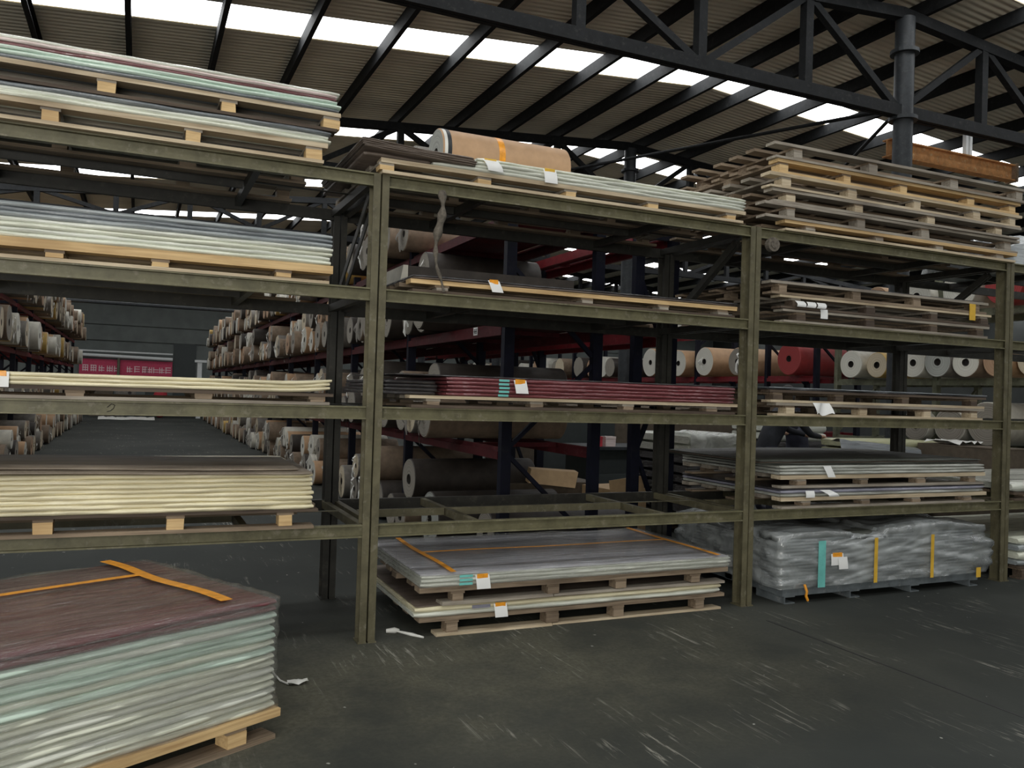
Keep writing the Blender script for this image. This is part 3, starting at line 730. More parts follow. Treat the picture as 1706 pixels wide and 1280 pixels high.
for i in range(9):
    for j in range(7):
        u, v = i / 8, j / 6
        vs.append((u * .17 + .02 * v, -.03 - .02 * sin(6 * u + 2 * v) - .012 * v, -.085 * v + .012 * sin(9 * u) * v))
rag.add(vs, [(i * 7 + j, (i + 1) * 7 + j, (i + 1) * 7 + j + 1, i * 7 + j + 1) for i in range(8) for j in range(6)], 0, True)
rg_ = rag.build('crumpled_paper', 'paper', None, (3.30, 0.0, 1.468)); tag(rg_, 'crumpled white paper hanging over the pale pallet, third level, right bay', 'paper')
pallet('pale pallet on the second level, right bay, lower of the two', 3.05, 5.27, .683, .085, (3.3, 3.9, 4.45, 5.05), ('pine_pale', 'old_wood', 'grey_wood'), y0=.0, top=.028)
l2 = stack('low on second level, right bay', 3.04, 5.25, .769, [(.026, 'p_dull', 'greyish white'), (.024, 'p_lilac', 'lilac'), (.014, 'p_black', 'black')], 'lilac packs on the second level of the right bay', .0)
paper_tag(l2[0], .22, .045, .085, .05, tape=None, lean=.3); paper_tag(l2[1], .36, .024, .10, .045, tape=None, tilt=.05, lean=2)
pallet('brownish pallet on the second level, right bay, upper of the two', 3.04, 5.25, .834, .096, (3.25, 3.88, 4.5, 5.1), ('pine_pale', 'old_wood', 'grey_wood'), y0=.0, top=.03)
h2 = stack('high on second level, right bay', 3.03, 5.245, .931, [(.024, 'p_dull', 'greyish white'), (.024, 'p_dull', 'greyish white'), (.022, 'p_dull', 'greyish white')], 'white packs on the second level of the right bay', .0)
paper_tag(h2[2], .40, .018, .075, .085, tape=None, tilt=.05)
stack('high on the white packs, right bay', 2.86, 5.22, 1.0025, [(.012, 'p_darkgreen', 'dark green'), (.010, 'p_brown', 'brown'), (.010, 'p_darkgreen', 'dark green')], 'dull sheets on the second level of the right bay', .02, 1.15, name='panel_sheet', noun='loose sheet', warp=lambda u, v: .016 * sin(3.1 * u) * v + .004)
# film wrapped block on a grey steel skid
sk = thing('steel_skid', 'grey steel skid under the film wrapped block on the floor, right bay', 'skid', (3.05, -.04, 0))
b = MB()
for y in (0, .56, 1.1): b.box(0, 2.08, y, y + .08, .055, .118)
for x in (0, .7, 1.4, 2.0): b.box(x, x + .08, .08, 1.1, .06, .112)
b.build('frame', 'grey_skid', sk)
for x in (.02, .66, 1.30, 1.98):
    for y in (.0, 1.08):
        b = MB(); b.profile([(0, 0), (.10, 0), (.10, .008), (.008, .008), (.008, .047), (.10, .047), (.10, .055), (0, .055)], (x, y, 0), (x, y + .12 if y else y + .3, 0), (1, 0, 0), (0, 0, 1)); b.build('foot', 'grey_skid', sk)
wbk = thing('wrapped_panel_bundle', 'grey block of panels in loose clear film on the floor, right bay', 'panel bundle', (3.02, -.05, .1185))
for i in range(15):
    slab(2.08, 1.16, .0235, 500 + i, .004).build('panel', 'p_grey' if i < 14 else 'p_darkgreen', wbk, (R.uniform(-.006, .006), .03 + R.uniform(-.004, .004), .0245 * i + .001))
HF = .0245 * 15
fs_ = film_shell(2.10, 1.2, HF, .02, 21, .028, nx=120, ny=50, nz=30, bottom=.0)
fs_.v = [(x + (0 if x < 1.9 else (x - 1.9) * .5 * (1 - abs(z / HF - .45) * 1.4)), y, z if z < HF - .02 else z + .02 * sin(5 * x) + (.015 if x > 1.0 else -.012)) for x, y, z in fs_.v]
fs_.build('plastic_film', 'film_milky', wbk)
for x, w_, mt in ((.30, .07, 'teal_tape'), (.86, .035, 'yellow_tape'), (1.47, .035, 'yellow_tape'), (2.0, .05, 'yellow_tape')):
    b = MB(); z1 = .34 if x < 1.9 else .05
    b.box(x, x + w_, -.058, -.056, .0, z1) if x < 1.9 else b.box(x, x + w_, -.062, -.058, -.03, .05)
    b.build('tape', mt, wbk)
paper_tag(wbk, .42, .24, .12, .085, y=-.056); paper_tag(wbk, .48, .215, .09, .09, y=-.064, tape=None, tilt=.01)
b = MB(); b.tube([(.18, -.05, .03), (.19, -.065, -.02), (.185, -.062, -.05), (.205, -.06, -.085)], .010, 7); b.build('tape_end', 'orange_tape', wbk)
# round tape roll hooked on the right top beam
b = MB(); b.tube([(2.905, -.02, 2.605), (2.905, .02, 2.605)], .052, 24, smooth=False); b.tube([(2.905, -.026, 2.605), (2.905, -.02, 2.605)], .03, 20)
tag(b.build('tape_roll', 'dusty_rope'), 'round dusty tape roll hooked below the right bay top beam', 'tape roll')
# ---- bay at the right edge
pallet('dark pallet under the pale bale at the right picture edge', 5.72, 8.1, 0, .115, (5.8, 6.5, 7.2, 8.0), ('dark_wood', 'dark_wood', 'dark_wood'), y0=.0)
stack('on the floor at the right picture edge', 5.70, 8.1, .117, [(.05, 'p_grey', 'grey'), (.07, 'p_pale', 'pale'), (.06, 'p_grey', 'grey'), (.06, 'p_pale', 'pale')], 'packs on the floor of the bay at the right edge', .0)
pack('panel_pack', 'pale plastic covered pack on the second level at the right picture edge', 'panels', 5.60, 8.1, .76, .075, 'p_white', .0, 1.15, amp=.012)
pallet('dark pallet on the second level at the right picture edge', 5.62, 8.1, .683, .075, (5.8, 6.6, 7.3, 8.0), ('dark_wood', 'dark_wood', 'dark_wood'), y0=.0)
b = MB(); n_ = 14
vs = [(5.62 + .9 * i / n_, .05 + 1.0 * j / n_, 2.722 + .34 * math.sqrt(max(0, 1 - ((j / n_ - .5) * 2) ** 4)) * (1 - .3 * ((i / n_ - .5) * 2) ** 2) * (0 if i in (0, n_) or j in (0, n_) else 1) + .01 * sin(i * 3 + j)) for i in range(n_ + 1) for j in range(n_ + 1)]
vs = [(x, y, max(z, 2.721)) for x, y, z in vs]
b.add(vs, [(i * (n_ + 1) + j, (i + 1) * (n_ + 1) + j, (i + 1) * (n_ + 1) + j + 1, i * (n_ + 1) + j + 1) for i in range(n_) for j in range(n_)], 0, True)
b.add([(5.62, .05, 2.721), (6.52, .05, 2.721), (6.52, 1.05, 2.721), (5.62, 1.05, 2.721)], [(3, 2, 1, 0)])
tag(b.build('tarp_heap', 'p_grey'), 'grey plastic covered heap on the top shelf at the right picture edge', 'tarp')

# ------------------------------------------------------------------ the roll racks behind
def roll_rack(label, x0, x1, ys, tiers, um, bm_, H=3.04, deck=0, group='tall roll racks'):
    t = thing('roll_rack', label, 'rack', (x0, ys[0], 0), 0, group)
    Wd = x1 - x0
    for i, y in enumerate(ys):
        yy = y - ys[0]
        for x in (0, Wd):
            b = MB(); b.profile([(-.045, -.035), (.045, -.035), (.045, .035), (.02, .035), (.02, .02), (.03, .02), (.03, -.02), (-.03, -.02), (-.03, .02), (-.02, .02), (-.02, .035), (-.045, .035)], (x, yy, 0), (x, yy, H), (1, 0, 0), (0, 1, 0))
            b.build('upright', um, t)
        zz = .25; s_ = 0
        for z in (.15, H - .12): b = MB(); b.box(.045, Wd - .045, yy - .02, yy + .02, z, z + .05); b.build('tie_bar', um, t)
        while zz + .75 < H:
            a, c = ((.04, yy, zz), (Wd - .04, yy, zz + .7)) if s_ else ((Wd - .04, yy, zz), (.04, yy, zz + .7))
            b = MB(); b.bar(a, c, .035, .035); zz += .78; s_ ^= 1; b.build('diagonal_brace', um, t)
    for i in range(len(ys) - 1):
        ya, yb = ys[i] - ys[0] + .036, ys[i + 1] - ys[0] - .036
        for z in tiers:
            for x in (0, Wd):
                s_ = -1 if x == 0 else 1
                b = MB(); b.profile([(0, 0), (s_ * .02, 0), (s_ * .02, -.035), (s_ * .05, -.035), (s_ * .05, -.10), (s_ * .012, -.10), (s_ * .012, -.02), (0, -.02)], (x, ya, z), (x, yb, z), (1, 0, 0), (0, 0, 1))
                b.build('beam', bm_, t)
            if deck and i < deck and z > 1.5:
                b = MB(); b.box(.013, Wd - .013, ya, yb, z - .0005, z + .012); b.build('deck', 'red_steel' if z > 2.5 else 'maroon_steel', t)
            for q in (.25, .75):
                b = MB(); b.box(.012, Wd - .012, ya + (yb - ya) * q, ya + (yb - ya) * q + .04, z - .04, z - .001)
                b.build('support_bar', bm_, t)
    return t
TIERS = [1.02, 2.05, 2.96]
ysA = [1.55] + [4.2 + 2.65 * i for i in range(11)]
rA = roll_rack('blue and red roll rack right of the far aisle, ending behind the middle bay', 1.52, 2.36, ysA, TIERS, 'blue_steel', 'maroon_steel', deck=11)
b = MB(); b.box(-.056, -.052, .55, .64, TIERS[1] - .075 - .0, TIERS[1] - .005); lp = b.build('label_plate', 'paper', rA); lp['label'] = 'white plate with black signs'
b = MB()
for q in range(3): b.box(-.0575, -.056, .56 + .025 * q, .572 + .025 * q, TIERS[1] - .065, TIERS[1] - .018)
b.box(-.0575, -.056, .558, .632, TIERS[1] - .045, TIERS[1] - .038)
b.build('lettering', 'ink', lp)
ysE = [6.0, 7.2, 9.3, 11.95] + [14.6 + 2.65 * i for i in range(7)]
ysL = [6.0 + 2.65 * i for i in range(10)]
rL = roll_rack('blue and red roll rack left of the far aisle', -4.35, -3.48, ysL, TIERS, 'blue_steel', 'red_steel')
rB = roll_rack('empty looking dark blue rack frame behind the middle bay, right of its back', 2.80, 3.17, [1.6, 4.25, 6.9], [2.05, 2.96], 'blue_steel', 'red_steel', 3.02, 2)
rD = roll_rack('olive green roll rack with roll ends, seen through the right bay', 9.22, 10.1, [-.6, 1.75, 3.65, 5.5], [.97, 1.88, 2.83], 'green_steel', 'green_steel', 3.3)
rE = roll_rack('blue and red roll rack with kraft rolls, seen between middle and right bays', 9.25, 10.2, ysE, [.97, 1.94, 2.92], 'blue_steel', 'red_steel', 3.5)

LROLL = 1.3
VAR = [('kraft', 'end_white', 'kraft roll'), ('kraft_dull', 'end_dull', 'dull brown roll'), ('roll_white', 'end_white', 'white roll'),
       ('kraft_grey', 'end_cream', 'greyish roll'), ('kraft_dark', 'end_dull', 'dark brown roll'), ('roll_yellow', 'end_cream', 'yellow roll'), ('kraft_dull', 'end_tan', 'tan ended roll')]
VM = [roll_mesh('stored_roll', .2, LROLL, [a, e, 'core_dark'], .04, 22, .012, .008, i) for i, (a, e, _) in enumerate(VAR)]
def tail_mesh(seed):
    rg = random.Random(seed); b = MB()
    for q in range(rg.randint(1, 3)):
        y0 = rg.uniform(-.1, .1); z0 = rg.uniform(-.02, .17); ln = rg.uniform(.10, .34); wd = rg.uniform(.02, .06); n = 6; vs = []
        for i in range(n + 1):
            t_ = i / n; tw = rg.uniform(.5, 1.3)
            for s_ in (-1, 1): vs.append((-.012 - .04 * sin(t_ * 2.5) * rg.uniform(.6, 1.2), y0 + s_ * wd * tw * .5 + .03 * sin(3 * t_ + q), z0 - ln * t_))
        fs = [(2 * i, 2 * i + 1, 2 * i + 3, 2 * i + 2) for i in range(n)]
        b.add(vs, fs, 0, True)
    return b.mesh('film_tail', ['plastic_white' if seed % 3 else 'kraft_grey'])
TM = [tail_mesh(s_) for s_ in range(8)]
rolls = []          # (dist, x, y, z, r, flip, variant, rack phrase, tier phrase, tier key)
def row(xf, sgn, y0, y1, zbase, rack, tier, weights, rmin=.17, rmax=.24, rows=1, gap=.0, miss=0.0, skip=None):
    ups = skip or (ysA if sgn > 0 else ysL)
    y = y0; prev = None; base = []
    while y < y1:
        r = R.uniform(rmin, rmax); yc = y + r
        hit = [u for u in ups if u - r - .05 < yc < u + r + .05]
        if hit: y = hit[0] + .055; yc = y + r
        if R.random() > miss:
            x = xf + R.uniform(-.10, .10)
            base.append((yc, r)); rolls.append([x, yc, zbase + .013 + r, r, sgn, R.choices(range(7), (0, 3, 0, 1, 6, 0, 0) if sgn > 0 and yc < 6.5 else weights)[0], rack, tier, 0])  # near rolls pick dark variants, shade put into their colours
        y = yc + r + R.uniform(.005, .03) + gap
    for k_ in range(1, rows):
        nb = []
        for (a, ra), (c, rc) in zip(base, base[1:]):
            if c - a > ra + rc + .2 or R.random() < .25: continue
            r = min(ra, rc) * R.uniform(.85, 1.0); d = (c - a) / 2
            h = math.sqrt(max(.01, ((ra + rc) / 2 + r) ** 2 - d * d))
            if nb and (a + c) / 2 - nb[-1][0] < nb[-1][1] + r: continue
            if any(abs(u - (a + c) / 2) < r + .05 for u in ups): continue
            zc = zbase + .013 + (ra + rc) / 2 + h + .01
            rolls.append([xf + R.uniform(-.08, .08), (a + c) / 2, zc, r, sgn, R.choices(range(7), (0, 3, 0, 1, 6, 0, 0) if sgn > 0 and a < 6.5 else weights)[0], rack, tier, k_]); nb.append(((a + c) / 2, r))
        break
WA = (3, 4, 3, 4, 3, .6, 3); WL = (4, 3, 4, 4, 1, 1.2, 3)
row(1.26, 1, 4.3, 31, .0, 'right of the aisle', 'floor', WA, .17, .23, 2)
row(1.28, 1, 2.45, 31, TIERS[0], 'right of the aisle', 'second tier', WA, .17, .24, 2)
row(1.28, 1, 2.75, 31, TIERS[1], 'right of the aisle', 'third tier', WA, .17, .24, 2)
row(1.30, 1, 3.75, 31, TIERS[2], 'right of the aisle', 'top tier', WA, .17, .23, 2)
row(-3.12, -1, 9.9, 29.5, .0, 'left of the aisle', 'floor', WL, .16, .22, 2)
row(-3.16, -1, 8.2, 29.5, TIERS[0], 'left of the aisle', 'second tier', WL, .17, .24, 1)
row(-3.14, -1, 9.05, 29.5, TIERS[1], 'left of the aisle', 'third tier', WL, .22, .29, 1)
row(-3.14, -1, 9.5, 29.5, TIERS[2], 'left of the aisle', 'top tier', WL, .2, .27, 2)
for r_ in rolls: r_.append((Vector(r_[:3]) - Vector(CAMP)).length / r_[3])
rolls.sort(key=lambda q: q[9])
NIND = 288
indiv, rest = rolls[:NIND], rolls[NIND:]
nr = len(rolls)
for zb, y0, wt in ((0, 6.2, (0, 3, 0, 2, 6, 0, 1)), (.97, 12.1, (1, 3, 1, 2, 5, 0, 1)), (1.94, 12.1, (1, 2, 3, 2, 4, .5, 1)), (2.92, 12.1, (1, 2, 2, 2, 4, 0, 1))):
    row(9.02, 1, y0, 30.5, zb, 'far', 'far', wt, .22, .28, 1, skip=ysE)
rest += rolls[nr:]
cnt = {}
indiv.sort(key=lambda q: q[1])
for (x, y, z, r, sgn, v, rack, tier, rowk, _) in indiv:
    key = (rack, tier, rowk); cnt[key] = cnt.get(key, 0) + 1
    where = '%s %s' % (tier, rack)
    if rowk: lab = '%s, %s from near end of upper row, %s' % (VAR[v][2], ordw(cnt[key]), where)
    else: lab = '%s, %s from near end, %s' % (VAR[v][2], ordw(cnt[key]), where)
    o = link('stored_roll', VM[v], None, (x, y, z)); s_ = r / .2
    o.scale = (R.uniform(.92, 1.08), s_, s_)
    o.rotation_euler = (R.uniform(0, .6), 0, (PI if sgn < 0 else 0) + R.uniform(-.03, .03))
    tag(o, lab, 'roll', 'stored rolls %s' % where)
    if R.random() < .8:
        tl = link('film_tail', TM[R.randrange(8)], o); tl.rotation_euler = (-o.rotation_euler[0], 0, 0)
        tl['label'] = 'ragged plastic film'
b = MB()
for (x, y, z, r, sgn, v, rack, tier, rowk) in [q[:9] for q in rest]:
    n = 12; L = LROLL
    rg = [(r * cos(2 * PI * q / n), r * sin(2 * PI * q / n)) for q in range(n)]
    vs = [(x + sgn * 0, y + a, z + c) for a, c in rg] + [(x + sgn * L, y + a, z + c) for a, c in rg]
    f = [(q, (q + 1) % n, n + (q + 1) % n, n + q) for q in range(n)]
    if sgn > 0: f = [t[::-1] for t in f]
    b.add(vs, f, [0, 1, 2, 1, 3, 4, 1][v], True); b.add(vs[:n], [tuple(range(n)) if sgn > 0 else tuple(range(n))[::-1]], [5, 6, 5, 7, 6, 7, 8][v])
o = b.build('far_rolls', ['kraft', 'kraft_dull', 'roll_white', 'kraft_dark', 'roll_yellow', 'end_white', 'end_dull', 'end_cream', 'end_tan'])
tag(o, 'mass of small paper rolls far down both sides of the aisle', 'rolls', None, 'stuff')

# single larger rolls one can point at
def one_roll(label, loc, r, L, mats, rz=0, core=.045, tail=False, group=None, name='stored_roll'):
    o = link(name, roll_mesh(name, r, L, mats, core, 32, .006, .008, int(loc[1] * 100)), None, loc, (0, 0, rz))
    tag(o, label, 'roll', group)
    c = MB(); c.tube([(-.004, 0, 0), (.05, 0, 0)], core, 16, cap=False); c.build('core_tube', 'core_dark', o)
    if tail: link('film_tail', TM[int(loc[1] * 10) % 8], o, (0, 0, 0))
    return o
GF = 'big rolls on the floor behind the middle bay'
one_roll('dark brown roll with grey end and dark core, behind the empty level', (1.27, 3.35, .575), .205, 1.35, ['kraft_dark', 'end_dull', 'core_dark'], .02, .05, group=GF)
one_roll('floor roll under the dark brown roll, left of two pale ends', (1.24, 3.86, .19), .18, 1.3, ['kraft_dark', 'end_dull', 'core_dark'], group=GF)
one_roll('floor roll under the dark brown roll, right of two pale ends', (1.22, 3.45, .19), .18, 1.3, ['kraft_dull', 'end_dull', 'core_dark'], group=GF)
one_roll('grey film wrapped fat roll on the floor behind the middle bay', (1.30, 2.75, .265), .255, 1.3, ['kraft_dark', 'end_grey', 'core_dark'], tail=True, group=GF)
one_roll('dark green roll lying on the floor close behind the empty level', (1.60, 2.1, .215), .205, 1.4, ['kraft_dark', 'end_dull', 'core_dark'], group=GF)
# olive green rack rolls: y, z of the tier, radius, materials, words
GD = 'roll ends on the olive green rack'
for (y, zb, r, mt, lab) in (
    (5.00, 1.885, .215, ['roll_white', 'end_white', 'core_dark'], 'white roll end left of the yellow one, olive green rack'),
    (4.54, 1.885, .195, ['roll_yellow', 'end_cream', 'core_dark'], 'yellow roll end on the olive green rack'),
    (3.90, 1.885, .215, ['roll_white', 'end_white', 'core_dark'], 'white roll end just right of the thick column, middle tier'),
    (3.45, 1.885, .215, ['kraft_grey', 'end_grey', 'core_dark'], 'grey roll end between two white ones, middle tier'),
    (3.02, 1.885, .20, ['kraft_dull', 'end_white', 'core_dark'], 'white roll end with brown rim, right of the grey one, middle tier'),
    (2.58, 1.885, .215, ['kraft', 'end_tan', 'core_dark'], 'tan roll end beside the right bay post, middle tier'),
    (2.12, 1.885, .20, ['kraft', 'end_cream', 'core_dark'], 'cream roll end behind the right bay post, middle tier'),
    (1.62, 1.885, .215, ['kraft', 'end_cream', 'core_dark'], 'cream roll end at the right picture edge, middle tier'),
    (3.84, 2.835, .23, ['roll_white', 'end_white', 'core_dark'], 'white roll end partly behind another, top tier, olive green rack'),
    (3.16, 2.835, .27, ['roll_white', 'end_white', 'core_dark'], 'biggest white roll end with black core, top tier, olive green rack'),
    (2.52, 2.835, .26, ['roll_red', 'end_red', 'core_dark'], 'red roll end beside the right bay post, top tier'),
    (1.95, 2.835, .24, ['roll_white', 'end_grey', 'core_dark'], 'grey roll end right of the right bay post, top tier'),
    (4.55, 2.835, .22, ['kraft', 'end_tan', 'core_dark'], 'tan roll end at the left of the top tier, olive green rack'),
    (2.70, .975, .29, ['roll_white', 'end_dull', 'core_dark'], 'big layered roll end beside the right bay post, lowest tier'),
    (3.28, .975, .24, ['roll_white', 'end_dull', 'core_dark'], 'pale roll end second from the post, lowest tier'),
    (3.80, .975, .22, ['roll_white', 'end_dull', 'core_dark'], 'pale roll end nearest the thick column, lowest tier'),
    (1.75, .975, .25, ['roll_yellow', 'end_cream', 'core_dark'], 'yellow roll end at the right picture edge, lowest tier')):
    one_roll(lab, (9.0 + R.uniform(-.03, .03), y, zb + r + .002), r, 1.35, mt, R.uniform(-.04, .04), .05, group=GD)
GE = 'rolls on the red rack behind the middle and right bays'
for (y, zb, r, L, mt, lab, tl) in (
    (6.40, 1.945, .28, 1.5, ['roll_red', 'end_red', 'core_dark'], 'big red roll end right of the blue upright, red rack', False),
    (7.75, 1.945, .26, 1.6, ['kraft', 'end_dull', 'core_dark'], 'kraft roll with drooping white film on its end, red rack', True),
    (8.75, 1.945, .285, 1.6, ['kraft', 'end_white', 'core_dark'], 'kraft roll with round white end and black core, red rack', True),
    (9.62, 1.945, .27, 1.6, ['kraft', 'end_white', 'core_dark'], 'white roll end half hidden by a dark upright, red rack', False),
    (10.65, 1.945, .31, 1.6, ['kraft', 'end_white', 'core_dark'], 'white roll end crossed by a dark diagonal brace, red rack', False),
    (9.75, 2.925, .33, 2.1, ['roll_white', 'end_white', 'core_dark'], 'big cream roll on the top tier of the red rack', False),
    (8.1, .975, .27, 1.6, ['kraft_dull', 'end_dull', 'core_dark'], 'dull brown roll, nearest on the lowest tier of the red rack', False),
    (9.4, .975, .27, 1.6, ['kraft_dull', 'end_dull', 'core_dark'], 'dull brown roll, farther on the lowest tier of the red rack', False)):
    one_roll(lab, (9.0, y, zb + r + .002), r, L, mt, 0, .055, tl, group=GE)

# ------------------------------------------------------------------ far end of the aisle
bn = thing('banner', 'red banner with pale characters on the far end wall', 'banner', (-3.6, YF - .10, 1.75))
b = MB(); b.box(0, 3.75, -.012, 0, 0, .70); b.build('cloth', 'banner_red', bn)
b = MB(); g = random.Random(5)
def glyph(b, x, z, s_):
    for q in range(g.randint(2, 3)):
        zz = z + s_ * (.12 + .36 * q) ; b.box(x, x + s_ * .8, -.0155, -.012, zz, zz + s_ * .12)
    for q in range(g.randint(1, 3)):
        xx = x + s_ * (.05 + .32 * q); b.box(xx, xx + s_ * .11, -.0165, -.0121, z, z + s_ * .9)
for i, x in enumerate([.12, .44, .76, 1.08, 1.36, 1.88, 2.18, 2.5, 2.68, 2.95, 3.2, 3.46]): glyph(b, x, .16, .29)
b.build('lettering', 'banner_text', bn)
b = MB(); b.tube([(-3.7, YF - .25, 2.62), (.15, YF - .25, 2.55)], .075, 10); b.tube([(-3.7, YF - .25, 2.80), (.15, YF - .25, 2.78)], .04, 8)
tag(b.build('wall_pipe', 'white_paint'), 'pale pipes above the red banner on the far wall', 'pipe')
b = MB(); b.tube([(-2.05, YF - .22, 0), (-2.05, YF - .22, 2.7)], .06, 8); tag(b.build('wall_post', 'green_steel'), 'grey post in front of the red banner', 'post')
b = MB(); b.box(.2, 1.15, YF - .06, YF, 0, 3.4); struct(b.build('door_1', 'gate_dark'), 'dark metal gate right of the red banner', 'door')
t = thing('white_post', 'white post with flat cap at the far right end of the aisle', 'post', (1.16, 33.5, 0))
b = MB(); b.box(-.09, .09, -.09, .09, 0, 2.42); b.build('shaft', 'white_paint', t); b = MB(); b.box(-.2, .28, -.12, .12, 2.42, 2.52); b.build('cap', 'white_paint', t)
b = MB(); b.tube([(-4, 29.0, 4.35), (2.2, 29.0, 4.35)], .06, 8); tag(b.build('ceiling_pipe', 'column_grey'), 'grey pipe crossing high over the far end of the aisle', 'pipe')
for i, (x, wd, h, mt, lab) in enumerate(((-3.1, .9, 1.25, 'cardboard_dark', 'dark carton at the far end wall, left of the grey one'), (-2.1, .6, 1.3, 'kraft_grey', 'grey carton at the far end wall under the banner'), (-.95, .8, 1.1, 'gate_dark', 'dark cabinet at the far end wall under the banner'))):
    t = thing('carton' if i < 2 else 'cabinet', lab, 'box', (x, 34.6, 0))
    b = MB(); b.box(0, wd, 0, .6, 0, h - .04, 0, .004); b.build('body', mt, t); b = MB(); b.box(-.01, wd + .01, -.01, .61, h - .04, h); b.build('lid', mt, t)
t = thing('roll_end_stand', 'round pale spool standing at the far end wall', 'spool', (-1.55, 34.1, 1.02))
b = MB(); b.tube([(0, 0, 0), (0, .25, 0)], .24, 20, smooth=False); b.build('disc', 'kraft_grey', t); b = MB(); b.tube([(0, -.02, 0), (0, .0, 0)], .07, 12); b.build('hub', 'core_dark', t)
b = MB(); b.box(-.2, .2, 0, .25, -1.02, -.2); b.build('stand', 'gate_dark', t)
# red bag and papers on the floor at the end
b = MB(); n_ = 12
vs = []; N1, N2 = 10, 14
for i in range(N1 + 1):
    for j in range(N2):
        a, c = PI * i / N1, 2 * PI * j / N2; k_ = 1 + .07 * sin(3 * c + i)
        vs.append((.30 * k_ * sin(a) ** .8 * cos(c), .26 * k_ * sin(a) ** .8 * sin(c), .66 - .66 * cos(a)))
b.add(vs, [(i * N2 + j, i * N2 + (j + 1) % N2, (i + 1) * N2 + (j + 1) % N2, (i + 1) * N2 + j) for i in range(N1) for j in range(N2)], 0, True)
tag(b.build('red_sack', 'red_cloth', None, (-.36, 33.6, 0)), 'bulging red sack standing at the far end of the aisle', 'sack')
b = MB(); vs = []
for i in range(13):
    for j in range(5): vs.append((-2.6 + 2.0 * i / 12, 30.6 + .25 * j + .2 * sin(i), .02 + .10 * abs(sin(i * 1.7 + j)) * (0 < j < 4)))
b.add(vs, [(i * 5 + j, (i + 1) * 5 + j, (i + 1) * 5 + j + 1, i * 5 + j + 1) for i in range(12) for j in range(4)], 0, True)
tag(b.build('film_scrap', 'plastic_white'), 'white plastic sheet lying across the far end of the aisle floor', 'plastic sheet')

# ------------------------------------------------------------------ work area between the bays
def low_pile(label, x0, x1, y0, y1, zt, mats, th=.07):
    t = pallet('dark pallet under the %s' % label, x0, x1, 0, .12, (x0 + .2, (x0 + x1) / 2, x1 - .2), ('dark_wood', 'dark_wood', 'dark_wood'), y0=y0, dep=y1 - y0)
    z = .121; n = int((zt - .121) / th)
    th = (zt - .121) / n
    for i in range(n):
        pos = 'lowest' if i == 0 else 'topmost' if i == n - 1 else ordw(i + 1) + ' from bottom'
        pack('panel_pack', 'pack %s in the %s' % (pos, label), 'panels', x0, x1, z + .0004, th - .001, mats[0] if i < n - 2 else mats[1], y0, y1 - y0, 'packs of the ' + label, nx=14); z += th
    return z
za = low_pile('white pile behind the middle right rack post', 4.14, 4.95, 2.6, 3.7, 1.08, ('p_black', 'p_white'), .10)
b = MB(); vs = []; A_, B_ = 22, 12
for i in range(A_ + 1):
    for j in range(B_ + 1):
        u, v = i / A_, j / B_
        x = 4.12 + .70 * u; y = 2.56 + .75 * v * (1 if v > .35 else 0) ; 
        zz = 1.092 + .012 * sin(7 * u + 3 * v) if v > .35 else 1.092 - .24 * (1 - u * .75) * (.35 - v) / .35
        vs.append((x, 2.555 - .03 * sin(9 * u) * (1 - v) - .015 + max(0, v - .35) * 1.1, zz + .01 * sin(15 * u + 5 * v)))
b.add(vs, [(i * (B_ + 1) + j, (i + 1) * (B_ + 1) + j, (i + 1) * (B_ + 1) + j + 1, i * (B_ + 1) + j + 1) for i in range(A_) for j in range(B_)], 0, True)
tag(b.build('film_cover', 'film_white'), 'crumpled clear film draped over the white pile behind the racks', 'plastic film')
low_pile('yellowish pile behind the right bay', 6.75, 8.2, 2.75, 3.35, 1.03, ('p_black', 'p_olive'), .10)
low_pile('white pile beyond the people', 7.4, 8.4, 4.9, 5.9, 1.14, ('p_black', 'p_white'), .12)
b = MB(); vs = []
for i in range(17):
    for j in range(7):
        u, v = i / 16, j / 6
        vs.append((6.2 + 1.35 * u + .1 * v, 2.45 + .28 * v, 1.045 - .11 * u + .02 * sin(11 * u + 4 * v) - (.12 * (1 - v) if j < 2 else 0)))
b.add(vs, [(i * 7 + j, (i + 1) * 7 + j, (i + 1) * 7 + j + 1, i * 7 + j + 1) for i in range(16) for j in range(6)], 0, True)
b.add([(6.2, 2.45, .0), (7.55, 2.45, .0), (7.65, 2.7, .0), (6.3, 2.7, .0), (6.2, 2.45, .80), (7.55, 2.45, .72), (7.65, 2.7, .72), (6.3, 2.7, .80)], [(0, 3, 2, 1), (4, 5, 6, 7), (0, 1, 5, 4), (1, 2, 6, 5), (2, 3, 7, 6), (3, 0, 4, 7)], 1)
tag(b.build('covered_bench', ['p_slate', 'cardboard_dark']), 'low bench under grey crumpled film behind the right bay', 'bench')
# dark carton under the olive rack rolls
t = thing('carton', 'long dark brown carton standing below the olive green rack', 'box', (7.72, 1.55, 0)); b = MB(); b.box(0, .5, 0, 1.15, 0, 1.0, 0, .004); b.build('body', 'cardboard_dark', t)
b = MB(); b.box(-.002, .25, -.004, 1.154, 1.0, 1.012); b.box(.252, .502, -.004, 1.154, 1.0, 1.012); b.build('flap', 'cardboard_dark', t)
b = MB(); vs = []
for i in range(9):
    for j in range(4): vs.append((7.76 + .42 * i / 8, 2.15 + .5 * j / 3, 1.018 + .05 * abs(sin(1.3 * i + j)) ))
b.add(vs, [(i * 4 + j, (i + 1) * 4 + j, (i + 1) * 4 + j + 1, i * 4 + j + 1) for i in range(8) for j in range(3)], 0, True)
tag(b.build('crumpled_film', 'plastic_white'), 'crumpled white film on the long dark carton', 'plastic film')
